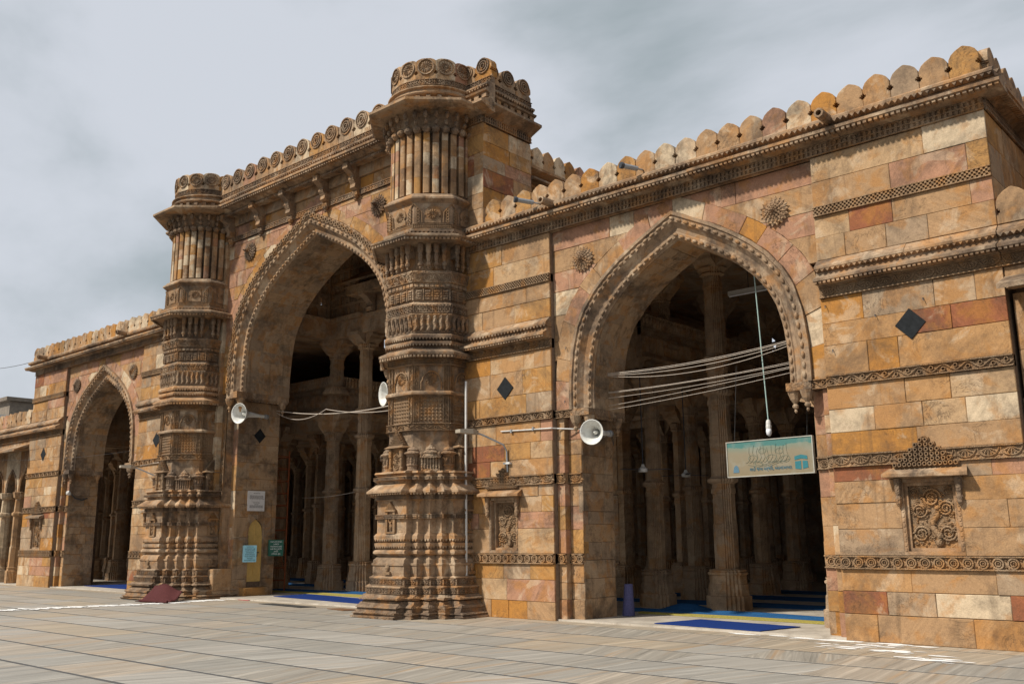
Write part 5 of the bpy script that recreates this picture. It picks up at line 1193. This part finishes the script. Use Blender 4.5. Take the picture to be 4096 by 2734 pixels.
obj('door_step', MB().prism([(.72, 0), (1.6, 0), (1.6, .27), (.72, .26)], -.26, .0, Md, .02), 'shaft_stone', None, 'rough stone step below the yellow door', 'step')
obj('diamond_inlay', MB().prism([(.98, 4.62), (1.18, 4.4), (1.38, 4.62), (1.18, 4.84)], -.014, .02, Md, .003), 'slate', gateW)
# ---- plaque
pq = thing('plaque', 'white marble plaque with fine lines of writing above the yellow door', 'plaque', (X_, 1.14, 2.43))
obj('slab', MB().box(.86, 1.43, -.03, .005, 2.42, 3.0, Md), 'plaque_marble', pq)
ln = MB(); rr = random.Random(5)
for z, n, w in [(2.93, 3, .2)]+[(2.86-.028*i, 6, .44) for i in range(4)]+[(2.66, 3, .2), (2.61, 2, .12)]+[(2.575-.026*i, 6, .44) for i in range(3)]:
    x = 1.145-w/2
    while x < 1.145+w/2: q = rr.uniform(.03, .08); ln.box(x, x+q, -.032, -.03, z-.007, z+.007, Md); x += q+.012
obj('inscription', ln, 'plaque_text', pq, kind='stuff')
# ---- donation boxes
def dbox(label, Mx, w, h, d, m1, m2, tm, lines, loc):
    b = thing('donation_box', label, 'box', loc)
    obj('case', MB().box(-w/2, w/2, 0, d, 0, h, Mx), m2, b); obj('front', MB().prism([(-w/2-.004, -.004), (w/2+.004, -.004), (w/2+.004, h+.004), (-w/2-.004, h+.004)], -.012, 0, Mx), m1, b)
    obj('slot', MB().box(-.05, .05, d*.4, d*.46, h, h+.003, Mx), 'dark_metal', b)
    for i, (t, s_, wd) in enumerate(lines): put_text(b, t, s_, tm, Mx @ T(0, -.014, h-(i+1)*h/(len(lines)+.6)), wd)
    return b
dbox('pale blue donation box with dark lettering beside the yellow door', frame((-3.18, .82, .98), (.45, .89, 0), (-.89, .45, 0)), .36, .46, .28, 'box_blue', 'box_blue_side', 'text_dark',
     [('અમદાવાદ', .05, .2), ('સુન્ની મુસ્લિમ વક્ફ', .045, .28), ('કમિટી મસ્જિદ', .045, .26), ('AHMEDABAD', .05, .22), ('SUNNI MUSLIM', .05, .26), ('WAQF COMMITTEE', .05, .29), ('MASJID', .05, .15), ('MAINTENANCE  FUND', .05, .31)], (-3.3, .85, .98))
dbox('dark green donation box with white lettering on the jamb corner', frame((-3.22, 1.72, 1.13), (.45, .89, 0), (-.89, .45, 0)), .42, .46, .26, 'box_green', 'box_green', 'text_white',
     [('SHAHI JAMA MASJID', .05, .33), ('COMMITTEE', .05, .16), ('MAINTENANCE FUND', .055, .33), ('શાહી જામા મસ્જિદ', .06, .33), ('કમિટી', .055, .12), ('નિભાવ ફંડ', .06, .26)], (-3.3, 1.75, 1.13))
# ---- orange scaffold ladder
ld = thing('scaffold', 'rusty orange scaffold ladder tower standing behind the great arch jamb', 'scaffold', (-5.2, 3.1, 0))
for x, y in ((-4.55, 3.0), (-5.25, 3.0), (-4.55, 2.4), (-5.25, 2.4)): obj('post', MB().tube([(x, y, .04), (x, y, 4.35)], .024, 7), 'orange_metal', ld)
for i in range(11):
    z = .35+i*.38
    obj('rung', MB().tube([(-4.55, 3.0, z), (-5.25, 3.0, z)], .016, 6), 'orange_metal', ld); obj('rung', MB().tube([(-4.55, 3.0, z+.02), (-4.55, 2.4, z+.02)], .014, 6), 'orange_metal', ld)
for i in range(2): obj('brace', MB().tube([(-4.55, 3.02, .5+i*2), (-5.25, 3.02, 1.9+i*2)], .012, 6), 'orange_metal', ld)
# ---- floor mats and carpets
def sheet(name, label, pts, mat, cat, z=.04, t=.012, wav=0., n=10, group=None):
    a, b, c, d = [Vector((p[0], p[1], z)) for p in pts]; mb = MB(); vs = []
    for j in range(n+1):
        for i in range(n+1):
            u, v = i/n, j/n; p = (a.lerp(b, u)).lerp(d.lerp(c, u), v)
            e = wav*(math.sin(u*7+v*5)*.5+math.sin(v*11-u*4)*.5+.6); ed = rnd.uniform(-.012, .012) if 0 in (i, j) or n in (i, j) else 0
            vs.append((p.x+ed, p.y+ed, p.z+t+max(0, e)))
    fs = [(j*(n+1)+i, j*(n+1)+i+1, (j+1)*(n+1)+i+1, (j+1)*(n+1)+i) for j in range(n) for i in range(n)]
    mb.add(vs, fs); m = len(vs); mb.add([(x, y, z) for x, y, _ in vs], [tuple(reversed(f)) for f in fs])
    bd = [i for i in range(n+1)]+[j*(n+1)+n for j in range(1, n+1)]+[n*(n+1)+i for i in range(n-1, -1, -1)]+[j*(n+1) for j in range(n-1, 0, -1)]
    for p, q in zip(bd, bd[1:]+bd[:1]): mb.f.append((p, p+m, q+m, q))
    return obj(name, mb, mat, None, label, cat, group)
sheet('floor_mat', 'flat deep blue mat lying at the threshold of the signboard arch', ((10.75, .3), (12.95, .12), (13.15, 1.2), (11.0, 1.5)), 'mat_blue', 'mat')
sheet('floor_mat', 'deep blue mat lying at the threshold of the great arch', ((-2.4, 1.15), (2.9, .5), (2.9, 1.5), (-2.4, 2.35)), 'mat_blue', 'mat')
sheet('floor_mat', 'deep blue mat lying at the threshold of the far arch', ((-13.6, .9), (-10.2, .7), (-10.2, 2.0), (-13.4, 2.3)), 'mat_blue', 'mat')
sheet('carpet', 'long rumpled blue carpet strip across the signboard hall', ((8.6, 2.55), (14.2, 2.35), (14.2, 3.05), (8.4, 3.2)), 'carpet_blue', 'carpet', wav=.03, n=24)
sheet('carpet', 'olive yellow carpet strip laid before the blue one in the signboard hall', ((9.2, 2.1), (14.3, 1.9), (14.3, 2.3), (9.0, 2.5)), 'carpet_yellow', 'carpet', wav=.01, n=20)
sheet('carpet', 'blue carpet strip behind the olive one in the gate passage', ((-5.5, 3.0), (3.4, 2.9), (3.4, 3.7), (-5.5, 3.8)), 'carpet_blue', 'carpet', wav=.015, n=20)
sheet('carpet', 'olive yellow carpet strip behind the blue mat of the great arch', ((-5.2, 2.55), (3.4, 2.1), (3.4, 2.75), (-5.2, 2.95)), 'carpet_yellow', 'carpet', wav=.01, n=16)
for lb, x0, x1, y0, y1 in (('blue carpet strip just behind the tall fluted column', 5, 14, 5.0, 5.9), ('blue carpet strip behind the second row of columns in the signboard hall', 3, 14, 7.4, 8.4), ('blue carpet strip under the rear gallery of the signboard hall', 2, 12, 10.0, 11.0), ('blue carpet strip behind the thick balcony column of the gate', -18, -3, 5.2, 6.0), ('blue carpet strip deep behind the scaffold ladder', -18, -3, 7.6, 8.6)):
    sheet('carpet', lb, ((x0, y0), (x1, y0), (x1, y1), (x0, y1)), 'carpet_blue', 'carpet', wav=.02, n=16)
hump = MB(); N = 14
for i in range(1): 
    rings = [[(8.95+1.1*u, 3.5+.35*math.sin(a), .05+.13*math.sin(math.pi*u)*max(0, math.cos(a)**2)+.0) for a in [math.pi*(k/N-.5) for k in range(N+1)]] for u in [j/10 for j in range(11)]]
    hump.loft(rings, None, False, False, close=False)
obj('folded_carpet', hump, 'carpet_blue', None, 'humped fold of blue carpet between the hall columns near the signboard', 'carpet')
rl = MB().loft([[(9.36+math.cos(a)*.13*(1-.35*t)+.02*t, 1.5+math.sin(a)*.13*(1-.35*t), .04+.62*t) for a in [2*math.pi*i/14 for i in range(14)]] for t in (0, .15, .5, .85, 1)])
obj('carpet_roll', rl, 'carpet_roll', None, 'bluish grey carpet roll standing on end against the signboard arch jamb', 'carpet roll')
sheet('floor_mat', 'thin red striped mat below the yellow door', ((-3.4, .15), (-1.9, .0), (-1.9, .12), (-3.4, .35)), 'red_mat', 'mat', .004)
sheet('floor_grate', 'long dark rubber mat on the paving before the great arch', ((-.6, -.55), (1.5, -.78), (1.6, -.42), (-.3, -.3)), 'dark_mat', 'mat', .004)
sheet('floor_grate', 'small brown mat on the paving by the downpipe minaret', ((2.3, -.6), (3.1, -.78), (3.3, -.4), (2.5, -.35)), 'brown_mat', 'mat', .004)
# ---- maroon rug thrown over the minaret foot
rg = MB(); n = 12; vs = []
for j in range(n+1):
    for i in range(n+1):
        u, v = i/n, j/n; z = max(.012, .42*max(0, v-.25)/.75+.03*math.sin(u*9+v*4)); x = -4.3+1.25*u-.35*v+.25*math.sin(v*2)
        y = -1.95+.62*v+.1*u-.05*math.sin(u*6); 
        if v > .45: z -= .28*max(0, u-.45)*v
        vs.append((x, y, max(.014, z)))
fs = [(j*(n+1)+i, j*(n+1)+i+1, (j+1)*(n+1)+i+1, (j+1)*(n+1)+i) for j in range(n) for i in range(n)]
rg.add(vs, fs); m = len(vs); rg.add([(x, y+.012, z-.012) for x, y, z in vs], [tuple(reversed(f)) for f in fs])
bd = [i for i in range(n+1)]+[j*(n+1)+n for j in range(1, n+1)]+[n*(n+1)+i for i in range(n-1, -1, -1)]+[j*(n+1) for j in range(n-1, 0, -1)]
for p, q in zip(bd, bd[1:]+bd[:1]): rg.f.append((p, p+m, q+m, q))
rug = thing('rug', 'maroon rug thrown over the foot of the minaret', 'rug', (-3.9, -1.9, 0)); obj('cloth', rg, 'maroon', rug, smooth=True)
obj('rolled_edge', MB().tube([(-3.95, -1.98, .04), (-3.2, -1.9, .04), (-2.85, -1.8, .035)], .038, 8), 'maroon', rug)
# ---- white powder on the paving
def powder(label, spots, z=.0035):
    mb = MB(); rr = random.Random(11)
    for x, y, rx, ry, k in spots:
        for _ in range(k):
            cx, cy = x+rr.gauss(0, rx), y+rr.gauss(0, ry); a0 = rr.uniform(0, 6); s = rr.uniform(.08, 1.)**2*.16
            N = 9; mb.add([(cx, cy, z)]+[(cx+s*rr.uniform(.5, 1.2)*1.6*math.cos(6.283*i/N), cy+s*rr.uniform(.4, 1.1)*.55*math.sin(6.283*i/N), z) for i in range(N)], [(0, i+1, (i+1) % N+1) for i in range(N)])
            z += .00002
    o = obj('powder', mb, 'white_powder', None, label, 'powder'); o['kind'] = 'stuff'; return o
powder('white powder spilled on the paving at the corner of the signboard arch', [(14.3, -.08, .4, .09, 45), (14.9, -.5, .4, .14, 16), (15.2, -.95, .45, .08, 22), (15.9, -1.25, .4, .14, 9), (16.2, -1.6, .4, .08, 16), (13.2, -.05, .5, .03, 14), (15.4, -.2, .5, .14, 10)])
powder('white powder line swept across the paving toward the great arch', [(-3.0+.0*k-.15*max(0, k-3), -.35-.62*k, .12, .22, 60) for k in range(11)])
# ---- ceiling fans
def fan(label, x, y, z, a):
    f = thing('ceiling_fan', label, 'fan', (x, y, z)); obj('rod', MB().tube([(x, y, z), (x, y, z+2.1)], .015, 6), 'dark_metal', f); obj('motor', MB().lathe([(.03, -.06), (.1, -.05), (.11, .02), (.05, .06), (.03, .12)], 12, T(x, y, z)), 'white_paint', f)
    for k in range(3):
        m = T(x, y, z) @ Matrix.Rotation(a+k*2.094, 4, 'Z'); obj('blade', MB().prismz([(.1, -.04), (.62, -.065), (.64, .05), (.1, .04)], -.012, .0, m), 'dark_metal', f)
fan('ceiling fan on a long rod nearest the carpet roll side of the hall', 8.9, 2.9, 3.05, .3); fan('ceiling fan hanging between the hall columns behind the signboard arch', 8.6, 5.2, 3.05, 1.2)
wire('long hanging rod behind the great arch between the columns', (-3.2, 6, 5.3), (-3.2, 6, 2.6), 0, .012, 'dark_wire', name='hanging_rod')
# ---- the world beyond the far arcade
bd_ = thing('house', 'weathered concrete house with shuttered window behind the far arcade', 'house', (-52, 11, 0))
obj('wall', MB().box(-60, -46.9, 10, 20, 0, 11.0), 'concrete', bd_); obj('roof_slab', MB().box(-60.2, -46.7, 9.7, 20.2, 11.0, 11.25), 'concrete', bd_)
w_ = obj('window', MB().box(-52, -48.2, 9.94, 10.02, 8.2, 9.6), 'shutter', bd_)
for i in range(4): obj('slat', MB().box(-51.9+i*.95, -51.2+i*.95, 9.9, 9.935, 8.3, 9.5), 'bark', w_)
obj('ledge', MB().box(-60.2, -46.5, 8.9, 9.99, 9.75, 9.95), 'white_paint', bd_)
tr = thing('tree', 'small dark tree top showing between the concrete house and the far wing', 'tree', (-42, 12, 0))
tk = MB().tube([(-42, 12, 0), (-41.9, 12.1, 3), (-42.05, 12, 6), (-42, 12, 9)], .28, 8, None, lambda t: 1-.7*t)
for i in range(9):
    a = i*2.4; z = 6+i*.35; tk.tube([(-42, 12, z), (-42+.9*math.cos(a), 12+.9*math.sin(a), z+.7), (-42+1.6*math.cos(a), 12+1.6*math.sin(a), z+1.2)], .08, 5, None, lambda t: 1-.7*t)
obj('trunk', tk, 'bark', tr)
lf = MB(); rr = random.Random(9)
cl_ = [(rr.gauss(0, .9), rr.gauss(0, .9), rr.gauss(8.9, .75)) for _ in range(34)]
for _ in range(2600):
    cx, cy, cz = rr.choice(cl_); x, y, z = -42+cx+rr.gauss(0, .3), 12+cy+rr.gauss(0, .3), cz+rr.gauss(0, .25); m = T(x, y, z) @ Matrix.Rotation(rr.uniform(0, 6), 4, 'Z') @ Matrix.Rotation(rr.uniform(-1, 1), 4, 'X')
    s = rr.uniform(.06, .13); lf.add([(-s, 0, 0), (0, -s*.45, .02), (s, 0, 0), (0, s*.45, .02)], [(0, 1, 2, 3)], m)
obj('crown', lf, 'leaf', tr, kind='stuff')
